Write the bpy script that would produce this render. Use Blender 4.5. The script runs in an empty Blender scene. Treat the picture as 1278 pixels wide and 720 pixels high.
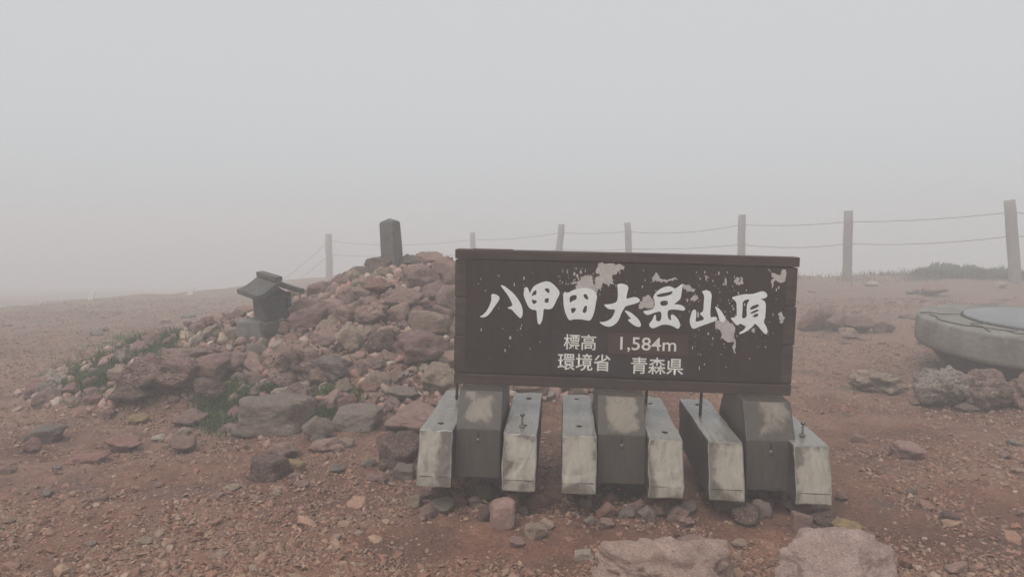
import bpy, bmesh, math, random
import numpy as np
from mathutils import Vector, Matrix, Euler
from mathutils.geometry import tessellate_polygon

R = math.radians
random.seed(7)
rng = np.random.default_rng(11)
scene = bpy.context.scene
COL = scene.collection

# ------------------------------------------------------------------ camera
F = 900.0                       # focal length in photo pixels (photo 1278 x 720)
CAMZ = 1.30
PITCH = math.atan(85 / F)
cam_d = bpy.data.cameras.new('camera')
cam_d.sensor_width = 36
cam_d.lens = F / 1278 * 36
cam_d.clip_end = 2000
cam_d.clip_start = 0.05
cam = bpy.data.objects.new('camera', cam_d)
COL.objects.link(cam)
cam.location = (0, 0, CAMZ)
cam.rotation_euler = (math.pi / 2 - PITCH, 0, 0)
scene.camera = cam

# ------------------------------------------------------------------ sky, sun, exposure
SUN_EL, SUN_ROT = R(58), R(215)
world = bpy.data.worlds.new('World')
scene.world = world
world.use_nodes = True
nt = world.node_tree
nt.nodes.clear()
sky = nt.nodes.new('ShaderNodeTexSky')
sky.sky_type = 'NISHITA'
sky.sun_disc = False
sky.sun_elevation = SUN_EL
sky.sun_rotation = SUN_ROT
sky.air_density = 2.0
sky.dust_density = 6.0
hsv = nt.nodes.new('ShaderNodeHueSaturation')
hsv.inputs['Saturation'].default_value = 0.12
mixw = nt.nodes.new('ShaderNodeMix')
mixw.data_type = 'RGBA'
mixw.inputs['Factor'].default_value = 0.85           # cloud cover hides most of the clear sky
mixw.inputs[7].default_value = (6.75, 6.9, 7.05, 1)
bg = nt.nodes.new('ShaderNodeBackground')
bg.inputs['Strength'].default_value = 0.1
wo = nt.nodes.new('ShaderNodeOutputWorld')
nt.links.new(sky.outputs[0], hsv.inputs['Color'])
nt.links.new(hsv.outputs[0], mixw.inputs[6])
nt.links.new(mixw.outputs[2], bg.inputs[0])
nt.links.new(bg.outputs[0], wo.inputs[0])

sun_d = bpy.data.lights.new('sun', 'SUN')
sun_d.energy = 1.5
sun_d.angle = R(40)
sun_d.color = (1.0, 0.975, 0.945)
sun = bpy.data.objects.new('sun', sun_d)
COL.objects.link(sun)
sd = Vector((math.sin(SUN_ROT) * math.cos(SUN_EL), math.cos(SUN_ROT) * math.cos(SUN_EL), math.sin(SUN_EL)))
sun.rotation_euler = sd.to_track_quat('Z', 'Y').to_euler()

scene.view_settings.view_transform = 'Standard'
scene.view_settings.look = 'None'
scene.view_settings.exposure = 0.0
scene.view_settings.gamma = 1.0
scene.cycles.max_bounces = 6
scene.cycles.diffuse_bounces = 3
scene.cycles.volume_bounces = 2
scene.cycles.use_denoising = True
HAZE_DENSITY = 0.034

# ------------------------------------------------------------------ helpers
def smooth(a, b, x):
    t = np.clip((np.asarray(x, float) - a) / (b - a), 0, 1)
    return t * t * (3 - 2 * t)

def _hash(ix, iy, iz, seed):
    h = (ix.astype(np.int64) * 374761393 + iy.astype(np.int64) * 668265263 + iz.astype(np.int64) * 2147483647 + seed * 974634777)
    h = (h ^ (h >> 13)) * 1274126177
    h = h ^ (h >> 16)
    return (h & 0xFFFF) / 65535.0 * 2 - 1

def vnoise(x, y, z=None, seed=0):
    x = np.asarray(x, float); y = np.asarray(y, float)
    z = np.zeros_like(x) if z is None else np.asarray(z, float)
    ix, iy, iz = np.floor(x), np.floor(y), np.floor(z)
    fx, fy, fz = x - ix, y - iy, z - iz
    fx = fx * fx * fx * (fx * (fx * 6 - 15) + 10)
    fy = fy * fy * fy * (fy * (fy * 6 - 15) + 10)
    fz = fz * fz * fz * (fz * (fz * 6 - 15) + 10)
    out = 0
    for a in (0, 1):
        for b in (0, 1):
            for c in (0, 1):
                w = (fx if a else 1 - fx) * (fy if b else 1 - fy) * (fz if c else 1 - fz)
                out = out + w * _hash(ix + a, iy + b, iz + c, seed)
    return out

def fbm(x, y, z=None, oct=4, seed=0, gain=0.5):
    s, a, f = 0, 1.0, 1.0
    for o in range(oct):
        s = s + a * vnoise(np.asarray(x) * f + 13.7 * o, np.asarray(y) * f + 7.1 * o, None if z is None else np.asarray(z) * f, seed + o)
        a *= gain; f *= 2.03
    return s

def link(name, me, mat=None, parent=None):
    o = bpy.data.objects.new(name, me)
    COL.objects.link(o)
    if mat is not None and me is not None and not me.materials:
        for m in (mat if isinstance(mat, (list, tuple)) else [mat]):
            me.materials.append(m)
    if parent is not None:
        o.parent = parent
    return o

def empty(name, loc=(0, 0, 0), rot=(0, 0, 0), label=None, cat=None, group=None):
    o = bpy.data.objects.new(name, None)
    o.empty_display_size = 0.1
    COL.objects.link(o)
    o.location = loc
    o.rotation_euler = rot
    tag(o, label, cat, group)
    return o

def tag(o, label=None, cat=None, group=None, kind=None):
    if label: o['label'] = label
    if cat: o['category'] = cat
    if group: o['group'] = group
    if kind: o['kind'] = kind
    return o

def np_mesh(name, verts, faces, smooth_shade=True, colors=None):
    """faces: (n,3) or (n,4) integer array"""
    me = bpy.data.meshes.new(name)
    verts = np.asarray(verts, np.float32); faces = np.asarray(faces, np.int32)
    n, k = faces.shape
    me.vertices.add(len(verts)); me.vertices.foreach_set('co', verts.ravel())
    me.loops.add(n * k); me.loops.foreach_set('vertex_index', faces.ravel())
    me.polygons.add(n)
    me.polygons.foreach_set('loop_start', np.arange(0, n * k, k, dtype=np.int32))
    me.polygons.foreach_set('use_smooth', np.full(n, smooth_shade))
    if colors is not None:
        at = me.color_attributes.new('tint', 'FLOAT_COLOR', 'POINT')
        c = np.ones((len(verts), 4), np.float32); c[:, :3] = colors
        at.data.foreach_set('color', c.ravel())
    me.update(calc_edges=True)
    me.validate()
    return me

def bm_mesh(name, bm, smooth_shade=False):
    me = bpy.data.meshes.new(name)
    bmesh.ops.recalc_face_normals(bm, faces=bm.faces)
    bm.to_mesh(me); bm.free()
    for p in me.polygons: p.use_smooth = smooth_shade
    return me

def box_bm(x0, x1, y0, y1, z0, z1, bevel=0.004, seg=2, rough=0.0, seed=0, cuts=0):
    bm = bmesh.new()
    bmesh.ops.create_cube(bm, size=1)
    for v in bm.verts:
        v.co = Vector((x0 if v.co.x < 0 else x1, y0 if v.co.y < 0 else y1, z0 if v.co.z < 0 else z1))
    if bevel:
        bmesh.ops.bevel(bm, geom=list(bm.edges), offset=bevel, segments=seg, affect='EDGES', profile=0.6)
    if cuts:
        bmesh.ops.subdivide_edges(bm, edges=[e for e in bm.edges if e.calc_length() > 0.08], cuts=cuts, use_grid_fill=True)
    if rough:
        co = np.array([v.co for v in bm.verts])
        for i, v in enumerate(bm.verts):
            pass
        d = np.stack([vnoise(co[:, 0] * 22, co[:, 1] * 22, co[:, 2] * 22, seed + k) for k in range(3)], 1) * rough
        for v, q in zip(bm.verts, d): v.co += Vector(q)
    return bm

def lathe_mesh(name, prof, n=64, jitter=0.0):
    prof = list(prof)
    V, Fq = [], []
    for j, (r, z) in enumerate(prof):
        for i in range(n):
            a = 2 * math.pi * i / n
            rr = r * (1 + jitter * float(vnoise(np.array(math.cos(a) * 3), np.array(math.sin(a) * 3), np.array(z * 9.0), 3)))
            V.append((rr * math.cos(a), rr * math.sin(a), z))
    for j in range(len(prof) - 1):
        for i in range(n):
            Fq.append((j * n + i, j * n + (i + 1) % n, (j + 1) * n + (i + 1) % n, (j + 1) * n + i))
    return np_mesh(name, V, Fq)

def tube_mesh(name, pts, rad, n=8):
    pts = [Vector(p) for p in pts]
    V, Fq = [], []
    for i, p in enumerate(pts):
        t = (pts[min(i + 1, len(pts) - 1)] - pts[max(i - 1, 0)]).normalized()
        a = t.orthogonal().normalized() if abs(t.z) > 0.9 else t.cross(Vector((0, 0, 1))).normalized()
        b = t.cross(a)
        r = rad[i] if isinstance(rad, (list, tuple)) else rad
        for k in range(n):
            q = 2 * math.pi * k / n
            V.append(p + a * math.cos(q) * r + b * math.sin(q) * r)
    for i in range(len(pts) - 1):
        for k in range(n):
            Fq.append((i * n + k, i * n + (k + 1) % n, (i + 1) * n + (k + 1) % n, (i + 1) * n + k))
    c0 = len(V); V.append(pts[0]); c1 = len(V); V.append(pts[-1])
    last = (len(pts) - 1) * n
    for k in range(n):
        Fq.append((c0, (k + 1) % n, k, k))
        Fq.append((c1, last + k, last + (k + 1) % n, last + (k + 1) % n))
    me = bpy.data.meshes.new(name)
    me.from_pydata([tuple(v) for v in V], [], [tuple(dict.fromkeys(f)) for f in Fq])
    for p in me.polygons: p.use_smooth = len(p.vertices) == 4
    return me

# ------------------------------------------------------------------ materials
def new_mat(name):
    m = bpy.data.materials.new(name)
    m.use_nodes = True
    t = m.node_tree
    return m, t, t.nodes['Principled BSDF']

class NB:
    """small node builder"""
    def __init__(s, t): s.t = t
    def n(s, typ, **kw):
        o = s.t.nodes.new('ShaderNode' + typ)
        for k, v in kw.items():
            setattr(o, k, v)
        return o
    def l(s, a, b): s.t.links.new(a, b)
    def noise(s, scale, detail=6, rough=0.6, vec=None, dist=0.0):
        o = s.n('TexNoise'); o.inputs['Scale'].default_value = scale
        o.inputs['Detail'].default_value = detail; o.inputs['Roughness'].default_value = rough
        o.inputs['Distortion'].default_value = dist
        if vec is not None: s.l(vec, o.inputs['Vector'])
        return o.outputs['Fac']
    def ramp(s, fac, stops):
        o = s.n('ValToRGB'); e = o.color_ramp.elements
        while len(e) < len(stops): e.new(0.5)
        for q, (p, c) in zip(e, stops):
            q.position = p; q.color = (c, c, c, 1) if isinstance(c, (int, float)) else (*c, 1)
        s.l(fac, o.inputs[0]); return o.outputs[0]
    def mix(s, fac, a, b, mode='MIX'):
        o = s.n('Mix', data_type='RGBA', blend_type=mode)
        for sock, v in ((o.inputs['Factor'], fac), (o.inputs[6], a), (o.inputs[7], b)):
            if isinstance(v, (int, float)): sock.default_value = v
            elif isinstance(v, tuple): sock.default_value = (*v, 1)
            else: s.l(v, sock)
        return o.outputs[2]
    def math(s, op, a, b=0.0):
        o = s.n('Math', operation=op)
        for sock, v in zip(o.inputs, (a, b)):
            if isinstance(v, (int, float)): sock.default_value = v
            else: s.l(v, sock)
        return o.outputs[0]
    def bump(s, height, strength, dist, normal=None):
        o = s.n('Bump'); o.inputs['Strength'].default_value = strength; o.inputs['Distance'].default_value = dist
        s.l(height, o.inputs['Height'])
        if normal is not None: s.l(normal, o.inputs['Normal'])
        return o.outputs[0]

def mat_ground():
    m, t, p = new_mat('soil'); b = NB(t)
    pos = b.n('NewGeometry').outputs['Position']
    big = b.noise(1.3, 6, 0.62, pos, 0.5)
    mid = b.noise(6, 6, 0.65, pos)
    fine = b.noise(60, 6, 0.7, pos)
    c = b.ramp(big, [(0.32, (0.12, 0.056, 0.035)), (0.5, (0.205, 0.10, 0.062)), (0.68, (0.275, 0.15, 0.098))])
    c = b.mix(b.ramp(mid, [(0.35, 0.0), (0.7, 0.75)]), c, (0.135, 0.075, 0.054))
    dist = b.n('VectorMath', operation='DISTANCE'); b.l(pos, dist.inputs[0]); dist.inputs[1].default_value = (0.9, 3.2, 0.0)
    w_ = b.math('ADD', b.math('MULTIPLY', dist.outputs['Value'], 0.11), b.math('MULTIPLY', b.math('SUBTRACT', big, 0.5), 1.3))
    c = b.mix(b.ramp(w_, [(0.2, 0.0), (0.55, 0.8)]), c, (0.26, 0.16, 0.115))
    damp = b.ramp(b.noise(1.9, 6, 0.6, pos, 0.8), [(0.52, 0.0), (0.6, 1.0)])
    c = b.mix(b.math('MULTIPLY', damp, 0.55), c, (0.085, 0.044, 0.031))
    sp = b.ramp(fine, [(0.3, 0.55), (0.5, 1.0), (0.72, 1.5)])
    c = b.mix(1.0, c, sp, 'MULTIPLY')
    b.l(c, p.inputs['Base Color'])
    b.l(b.ramp(damp, [(0.0, 0.88), (1.0, 0.55)]), p.inputs['Roughness'])
    p.inputs['Specular IOR Level'].default_value = 0.25
    vor = b.n('TexVoronoi'); vor.inputs['Scale'].default_value = 75; b.l(pos, vor.inputs['Vector'])
    n1 = b.bump(vor.outputs['Distance'], 0.5, 0.006)
    n2 = b.bump(fine, 0.6, 0.008, n1)
    b.l(n2, p.inputs['Normal'])
    return m

def mat_rock(name, pits=0.0, attr=False):
    m, t, p = new_mat(name); b = NB(t)
    tc = b.n('TexCoord').outputs['Object']
    oi = b.n('ObjectInfo')
    off = b.n('VectorMath', operation='ADD'); b.l(tc, off.inputs[0])
    cr = b.n('CombineXYZ'); r9 = b.math('MULTIPLY', oi.outputs['Random'], 37.0)
    for i in range(3): b.l(r9, cr.inputs[i])
    b.l(cr.outputs[0], off.inputs[1])
    v = off.outputs[0]
    tint = oi.outputs['Color']
    if attr:
        tint = b.n('Attribute', attribute_name='tint').outputs['Color']
        mp = b.n('Mapping'); b.l(tc, mp.inputs['Vector']); mp.inputs['Scale'].default_value = (9, 9, 9); v = mp.outputs[0]
    big = b.noise(1.6, 5, 0.6, v, 0.5)
    mid = b.noise(7, 7, 0.68, v)
    fine = b.noise(34, 5, 0.7, v)
    c = b.mix(b.ramp(big, [(0.38, 0.0), (0.68, 0.55)]), tint, (0.36, 0.205, 0.165))
    c = b.mix(b.ramp(mid, [(0.48, 0.0), (0.64, 0.62)]), c, (0.52, 0.395, 0.325))
    c = b.mix(b.ramp(mid, [(0.26, 0.7), (0.39, 0.0)]), c, (0.095, 0.062, 0.052))
    li = b.noise(4.2, 4, 0.75, v, 0.8)
    c = b.mix(b.ramp(li, [(0.62, 0.0), (0.68, 0.5)]), c, (0.34, 0.34, 0.29))
    sp = b.ramp(fine, [(0.3, 0.65), (0.5, 1.0), (0.7, 1.35)])
    c = b.mix(1.0, c, sp, 'MULTIPLY')
    b.l(c, p.inputs['Base Color'])
    p.inputs['Roughness'].default_value = 0.78
    p.inputs['Specular IOR Level'].default_value = 0.3
    n1 = b.bump(mid, 0.8, 0.11 if not attr else 0.01)
    n2 = b.bump(fine, 0.65, 0.04 if not attr else 0.004, n1)
    if pits:
        vo = b.n('TexVoronoi'); vo.inputs['Scale'].default_value = 9; b.l(v, vo.inputs['Vector'])
        n2 = b.bump(b.ramp(vo.outputs['Distance'], [(0.1, 0.0), (0.45, 1.0)]), pits, 0.12, n2)
    b.l(n2, p.inputs['Normal'])
    return m

def mat_tint(name, rough=0.85):
    m, t, p = new_mat(name); b = NB(t)
    at = b.n('Attribute', attribute_name='tint')
    pos = b.n('NewGeometry').outputs['Position']
    f = b.noise(120, 4, 0.7, pos)
    c = b.mix(1.0, at.outputs['Color'], b.ramp(f, [(0.3, 0.7), (0.5, 1.0), (0.7, 1.3)]), 'MULTIPLY')
    b.l(c, p.inputs['Base Color'])
    p.inputs['Roughness'].default_value = rough
    p.inputs['Specular IOR Level'].default_value = 0.25
    b.l(b.bump(f, 0.5, 0.004), p.inputs['Normal'])
    return m

def mat_wood(name, dark, light, rough=0.6, stain=None, stain_amt=0.0, axis='X', spec=0.4, rlo=None):
    m, t, p = new_mat(name); b = NB(t)
    tc = b.n('TexCoord').outputs['Object']
    mp = b.n('Mapping'); b.l(tc, mp.inputs['Vector'])
    sc = {'X': (1.5, 26, 26), 'Y': (26, 1.5, 26), 'Z': (26, 26, 1.5)}[axis]
    mp.inputs['Scale'].default_value = sc
    oi = b.n('ObjectInfo')
    lo = b.n('CombineXYZ'); rr = b.math('MULTIPLY', oi.outputs['Random'], 19.0)
    for i in range(3): b.l(rr, lo.inputs[i])
    b.l(lo.outputs[0], mp.inputs['Location'])
    g = b.noise(1.0, 7, 0.65, mp.outputs[0], 1.2)
    blot = b.noise(7.0, 5, 0.6, tc, 0.3)
    c = b.ramp(g, [(0.3, dark), (0.7, light)])
    if stain is not None:
        ad = b.n('VectorMath', operation='ADD'); b.l(tc, ad.inputs[0]); b.l(lo.outputs[0], ad.inputs[1])
        sn = b.noise(6.5, 7, 0.62, ad.outputs[0], 0.5)
        c = b.mix(b.ramp(sn, [(0.53 - stain_amt, 0.0), (0.585 - stain_amt, 0.6), (0.66 - stain_amt, 0.9)]), c, stain)
    c = b.mix(b.ramp(blot, [(0.35, 0.45), (0.6, 0.0)]), c, tuple(x * 0.55 for x in dark))
    b.l(c, p.inputs['Base Color'])
    if rlo is not None:
        b.l(b.ramp(blot, [(0.3, rlo), (0.7, rough)]), p.inputs['Roughness'])
    else:
        p.inputs['Roughness'].default_value = rough
    p.inputs['Specular IOR Level'].default_value = spec
    b.l(b.bump(g, 0.35, 0.004), p.inputs['Normal'])
    return m

def mat_patch(name, core, edge, cx, wx, zc, wz, flip=False, rough=0.55):
    """timber with one irregular bare patch that has a place of its own on the piece (object space)"""
    m, t, p = new_mat(name); b = NB(t)
    tc = b.n('TexCoord').outputs['Object']
    oi = b.n('ObjectInfo')
    sep = b.n('SeparateXYZ'); b.l(tc, sep.inputs[0])
    off = b.n('CombineXYZ'); rr = b.math('MULTIPLY', oi.outputs['Random'], 23.0)
    for i in range(3): b.l(rr, off.inputs[i])
    ad = b.n('VectorMath', operation='ADD'); b.l(tc, ad.inputs[0]); b.l(off.outputs[0], ad.inputs[1])
    n1 = b.noise(7, 5, 0.55, ad.outputs[0], 0.4)
    n2 = b.noise(14, 6, 0.6, ad.outputs[0], 0.5)
    x = sep.outputs[0]
    if flip: x = b.math('MULTIPLY', x, b.math('SIGN', b.math('SUBTRACT', oi.outputs['Random'], 0.45)))
    x = b.math('ADD', x, b.math('MULTIPLY', b.math('SUBTRACT', b.math('FRACT', b.math('MULTIPLY', oi.outputs['Random'], 7.3)), 0.5), wx * 0.9))
    dx = b.math('DIVIDE', b.math('ABSOLUTE', b.math('SUBTRACT', x, cx)), wx)
    dz = b.math('DIVIDE', b.math('ABSOLUTE', b.math('SUBTRACT', sep.outputs[2], b.math('ADD', b.math('MULTIPLY', b.math('SUBTRACT', b.math('FRACT', b.math('MULTIPLY', oi.outputs['Random'], 13.7)), 0.5), wz * 0.6), zc))), wz)
    d = b.math('MAXIMUM', dx, dz)
    d = b.math('ADD', d, b.math('MULTIPLY', b.math('SUBTRACT', n1, 0.5), 2.2))
    mask = b.ramp(d, [(0.55, 1.0), (0.8, 0.75), (0.88, 0.3), (1.0, 0.0)])
    mp = b.n('Mapping'); b.l(ad.outputs[0], mp.inputs['Vector']); mp.inputs['Scale'].default_value = (34, 34, 3)
    g = b.noise(1.0, 7, 0.65, mp.outputs[0], 1.0)
    c = b.mix(mask, edge, core)
    c = b.mix(1.0, c, b.ramp(g, [(0.25, 0.55), (0.45, 0.95), (0.7, 1.2)]), 'MULTIPLY')
    c = b.mix(b.ramp(n2, [(0.60, 0.0), (0.72, 0.3)]), c, tuple(q * 0.6 for q in edge))
    b.l(c, p.inputs['Base Color'])
    p.inputs['Roughness'].default_value = rough
    b.l(b.bump(g, 0.35, 0.003), p.inputs['Normal'])
    return m

def mat_plain(name, c1, c2, scale=12, rough=0.8, bump=0.3, dist=0.006, metal=0.0, detail=6):
    m, t, p = new_mat(name); b = NB(t)
    tc = b.n('TexCoord').outputs['Object']
    f = b.noise(scale, detail, 0.65, tc, 0.3)
    f2 = b.noise(scale * 7, 4, 0.7, tc)
    c = b.mix(b.ramp(f, [(0.35, 0.0), (0.65, 1.0)]), c1, c2)
    c = b.mix(1.0, c, b.ramp(f2, [(0.3, 0.8), (0.7, 1.2)]), 'MULTIPLY')
    b.l(c, p.inputs['Base Color'])
    p.inputs['Roughness'].default_value = rough
    p.inputs['Metallic'].default_value = metal
    p.inputs['Specular IOR Level'].default_value = 0.35
    if bump:
        b.l(b.bump(f2, bump, dist, b.bump(f, bump, dist * 2)), p.inputs['Normal'])
    return m

M = {}
M['soil'] = mat_ground()
M['rock'] = mat_rock('rough_rock')
M['pitted'] = mat_rock('pitted_rock', 0.9)
M['gravel'] = mat_tint('gravel_stone')
M['rubble'] = mat_rock('rubble_rock', 0.0, True)
M['leaf'] = mat_tint('grass_leaf', 0.6)
M['panel'] = mat_wood('brown_painted_panel', (0.036, 0.022, 0.0175), (0.05, 0.031, 0.0255), 0.5, axis='Z', spec=0.3)
M['plank'] = mat_wood('weathered_brown_plank', (0.05, 0.033, 0.027), (0.095, 0.063, 0.05), 0.6, axis='X', spec=0.3)
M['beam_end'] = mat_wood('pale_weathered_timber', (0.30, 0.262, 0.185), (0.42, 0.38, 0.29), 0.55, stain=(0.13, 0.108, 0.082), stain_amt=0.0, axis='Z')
M['beam_top'] = mat_wood('wet_timber_sky_sheen', (0.16, 0.145, 0.125), (0.28, 0.258, 0.225), 0.45, axis='Y', spec=0.9, rlo=0.14)  # wet timber, base colour lightened for the sky sheen on the tops
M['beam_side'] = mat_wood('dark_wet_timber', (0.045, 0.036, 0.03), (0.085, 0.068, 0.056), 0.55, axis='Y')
M['block'] = mat_wood('dark_post_timber', (0.055, 0.044, 0.036), (0.105, 0.086, 0.07), 0.5, axis='Z')
M['block_peel'] = mat_wood('peeled_post_timber', (0.07, 0.055, 0.045), (0.12, 0.098, 0.08), 0.5, stain=(0.20, 0.17, 0.13), stain_amt=0.06, axis='Z')
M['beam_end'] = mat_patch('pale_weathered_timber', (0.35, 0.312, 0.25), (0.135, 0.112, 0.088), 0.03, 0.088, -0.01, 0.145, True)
M['block_peel'] = mat_patch('peeled_post_timber', (0.23, 0.19, 0.145), (0.07, 0.055, 0.044), 0.012, 0.072, 0.095, 0.09)
M['white'] = mat_plain('white_sign_paint', (0.76, 0.78, 0.76), (0.84, 0.85, 0.83), 40, 0.55, 0.15, 0.001)
M['cream'] = mat_plain('cream_caption_paint', (0.72, 0.69, 0.63), (0.78, 0.75, 0.69), 40, 0.55, 0.1, 0.001)
M['primer'] = mat_plain('bare_grey_primer', (0.44, 0.405, 0.38), (0.54, 0.495, 0.465), 25, 0.7, 0.2, 0.001)
M['plaque'] = mat_plain('red_brown_overlay', (0.082, 0.042, 0.031), (0.06, 0.034, 0.028), 14, 0.5, 0.1, 0.001)
M['plaque2'] = mat_plain('grey_brown_overlay', (0.034, 0.026, 0.026), (0.045, 0.033, 0.032), 14, 0.5, 0.1, 0.001)
M['plate'] = mat_plain('wet_grey_plate', (0.17, 0.172, 0.172), (0.22, 0.222, 0.222), 6, 0.32, 0.05, 0.001, 0.2)
M['concrete'] = mat_plain('damp_concrete', (0.25, 0.228, 0.20), (0.15, 0.138, 0.122), 4, 0.7, 0.5, 0.006)
M['shaded_concrete'] = mat_plain('shaded_damp_concrete', (0.10, 0.09, 0.08), (0.06, 0.052, 0.048), 5, 0.7, 0.35, 0.006)  # pedestal concrete, colour darkened for the shade under the slab
M['crack'] = mat_plain('dark_crack_filler', (0.05, 0.046, 0.042), (0.035, 0.032, 0.03), 20, 0.8, 0.2)
M['steel'] = mat_plain('rusty_steel', (0.13, 0.115, 0.105), (0.08, 0.055, 0.045), 60, 0.45, 0.2, 0.001, 0.6)
M['zinc'] = mat_plain('zinc_bolt', (0.42, 0.42, 0.42), (0.3, 0.3, 0.3), 60, 0.35, 0.1, 0.001, 0.7)
M['dull_zinc'] = mat_plain('dull_zinc_bolt', (0.24, 0.23, 0.215), (0.15, 0.12, 0.10), 60, 0.55, 0.1, 0.001, 0.4)
M['hole'] = mat_plain('hole_shade', (0.012, 0.01, 0.009), (0.02, 0.016, 0.014), 60, 0.9, 0.0)  # near-black colour stands for the shade inside bolt holes and splits
M['granite'] = mat_plain('dark_grey_stone', (0.10, 0.095, 0.085), (0.17, 0.16, 0.145), 9, 0.75, 0.4, 0.006)
M['block_stone'] = mat_plain('pale_grey_stone', (0.17, 0.155, 0.14), (0.24, 0.22, 0.20), 9, 0.75, 0.4, 0.006)
M['shrine'] = mat_plain('dark_shrine_stone', (0.07, 0.066, 0.06), (0.12, 0.114, 0.104), 9, 0.7, 0.4, 0.006)
M['log'] = mat_wood('weathered_log', (0.20, 0.175, 0.155), (0.30, 0.265, 0.24), 0.7, axis='Z')
M['rope'] = mat_plain('fence_rope', (0.20, 0.17, 0.15), (0.13, 0.11, 0.095), 90, 0.9, 0.3, 0.002)
M['marker'] = mat_plain('pale_marker', (0.80, 0.79, 0.77), (0.74, 0.73, 0.71), 15, 0.7, 0.2, 0.002)
M['bark'] = mat_plain('pine_bark', (0.09, 0.06, 0.045), (0.05, 0.035, 0.028), 30, 0.9, 0.5)

# ------------------------------------------------------------------ terrain
def mound(x, y):
    dx = x + 0.80
    dy = y - 7.0
    rx = np.where(dx < 0, 2.55, 2.15)
    ry = np.where(dy < 0, 2.35, 2.6)
    r = np.sqrt((dx / rx) ** 2 + (dy / ry) ** 2)
    a = 0.97 * np.clip(1 - r ** np.where(dx < 0, 1.5, 1.2), 0, None) - 0.10 * np.exp(-((x + 2.0) ** 2 + (y - 5.85) ** 2) / 0.12)
    a = np.clip(a, 0, None)
    r2 = np.sqrt(((x + 2.7) / 1.4) ** 2 + ((y - 6.15) / 1.3) ** 2)
    b = 0.43 * np.clip(1 - r2 ** 1.7, 0, None)
    return (a ** 2.5 + b ** 2.5) ** (1 / 2.5)

def base(x, y):
    slope = -0.010 - 0.026 * (1 - smooth(-5, 7, x)) - 0.046 * (1 - smooth(-20, -4, x))
    yy = np.clip(y - 3, 0, None)
    edge = 85.0 - 65.5 * smooth(-26, 8, x)
    over = np.clip(np.hypot(np.clip(np.abs(x) - 75, 0, None) * 1.0, np.clip(y - edge, 0, None)), 0, None)
    fall = 0.30 * over * over / (over + 3)
    return slope * np.minimum(yy, 95) - np.minimum(fall, 14)

def relief(x, y):
    d = np.hypot(x, y)
    f = 0.035 * fbm(x * 0.9, y * 0.9, None, 3, 5) + 0.010 * fbm(x * 5, y * 5, None, 3, 21)
    far = 0.10 * fbm(x * 0.35, y * 0.35, None, 3, 33) * smooth(8, 20, d)
    return f + far

def H(x, y):
    x = np.asarray(x, float); y = np.asarray(y, float)
    return base(x, y) + mound(x, y) + relief(x, y)

_lx = np.arange(-26, 20, 0.05); _ly = np.arange(0.5, 46, 0.05)
_LG = H(*np.meshgrid(_lx, _ly))
def HL(x, y):
    """the same height read from a table (fast)"""
    u = np.clip((x - _lx[0]) / 0.05, 0, len(_lx) - 1.001); v = np.clip((y - _ly[0]) / 0.05, 0, len(_ly) - 1.001)
    i = u.astype(int); j = v.astype(int); a = u - i; b = v - j
    return (_LG[j, i] * (1 - a) + _LG[j, i + 1] * a) * (1 - b) + (_LG[j + 1, i] * (1 - a) + _LG[j + 1, i + 1] * a) * b

def h1(x, y): return float(HL(np.array([x], float), np.array([y], float))[0])

cp, sp_ = math.cos(PITCH), math.sin(PITCH)
def ray(px, py):
    """direction of the sight line for a photo pixel"""
    u = (np.asarray(px, float) - 639) / F
    v = (360 - np.asarray(py, float)) / F
    return u, cp + v * sp_, -sp_ + v * cp

def hit(px, py, tmax=70.0):
    """where the sight lines meet the terrain: arrays of x, y, z"""
    px = np.atleast_1d(np.asarray(px, float)); py = np.atleast_1d(np.asarray(py, float))
    dx, dy, dz = ray(px, py)
    t = np.full(px.shape, 1.6); done = np.zeros(px.shape, bool)
    act = np.arange(len(t))
    for i in range(420):
        ta = t[act]
        gap = CAMZ + dz[act] * ta - HL(dx[act] * ta, dy[act] * ta)
        go = (gap >= 0.002) & (ta < tmax)
        t[act] = np.where(go, ta + np.clip(gap * 0.8, 0.004, 1.0), ta)
        act = act[go]
        if not len(act): break
    return dx * t, dy * t, CAMZ + dz * t

def axis(lo, hi, flo, fhi, step, grow, outmax):
    a = list(np.arange(flo, fhi, step))
    s, v = step, a[-1]
    while v < hi:
        s = min(s * grow, outmax); v += s; a.append(v)
    s, v = step, flo
    while v > lo:
        s = min(s * grow, outmax); v -= s; a.insert(0, v)
    return np.array(a)

gx = axis(-170, 170, -3.2, 3.4, 0.018, 1.035, 9)
gy = axis(-30, 190, 1.9, 5.6, 0.018, 1.022, 9)
GX, GY = np.meshgrid(gx, gy)
X, Y = GX.ravel(), GY.ravel()
Z = H(X, Y)
near = 1 - smooth(6, 16, np.hypot(X, Y))
Z = Z + near * (0.006 * fbm(X * 22, Y * 22, None, 3, 41) + 0.004 * np.abs(fbm(X * 60, Y * 60, None, 2, 51)))
nx, ny = len(gx), len(gy)
ii = (np.arange(ny - 1)[:, None] * nx + np.arange(nx - 1)[None, :]).ravel()
faces = np.stack([ii, ii + 1, ii + nx + 1, ii + nx], 1)
ground = link('ground', np_mesh('ground', np.stack([X, Y, Z], 1), faces), M['soil'])
tag(ground, 'red brown gravelly summit ground', None, None, 'structure')

# ------------------------------------------------------------------ summit sign
SIGN = (Matrix.Translation((0.45, 3.08, 0.0)) @ Matrix.Rotation(R(-4.0), 4, 'Z') @ Matrix.Rotation(R(1.2), 4, 'Y'))
SIGN_I = SIGN.inverted()
def on_sign(px, py, v=0.0):
    """local (u, w) on the sign's plane y = v for a photo pixel"""
    o = SIGN_I @ Vector((0, 0, CAMZ))
    d = SIGN_I.to_3x3() @ Vector([float(q) for q in ray(px, py)])
    t = (v - o.y) / d.y
    q = o + d * t
    return q.x, q.z

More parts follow.
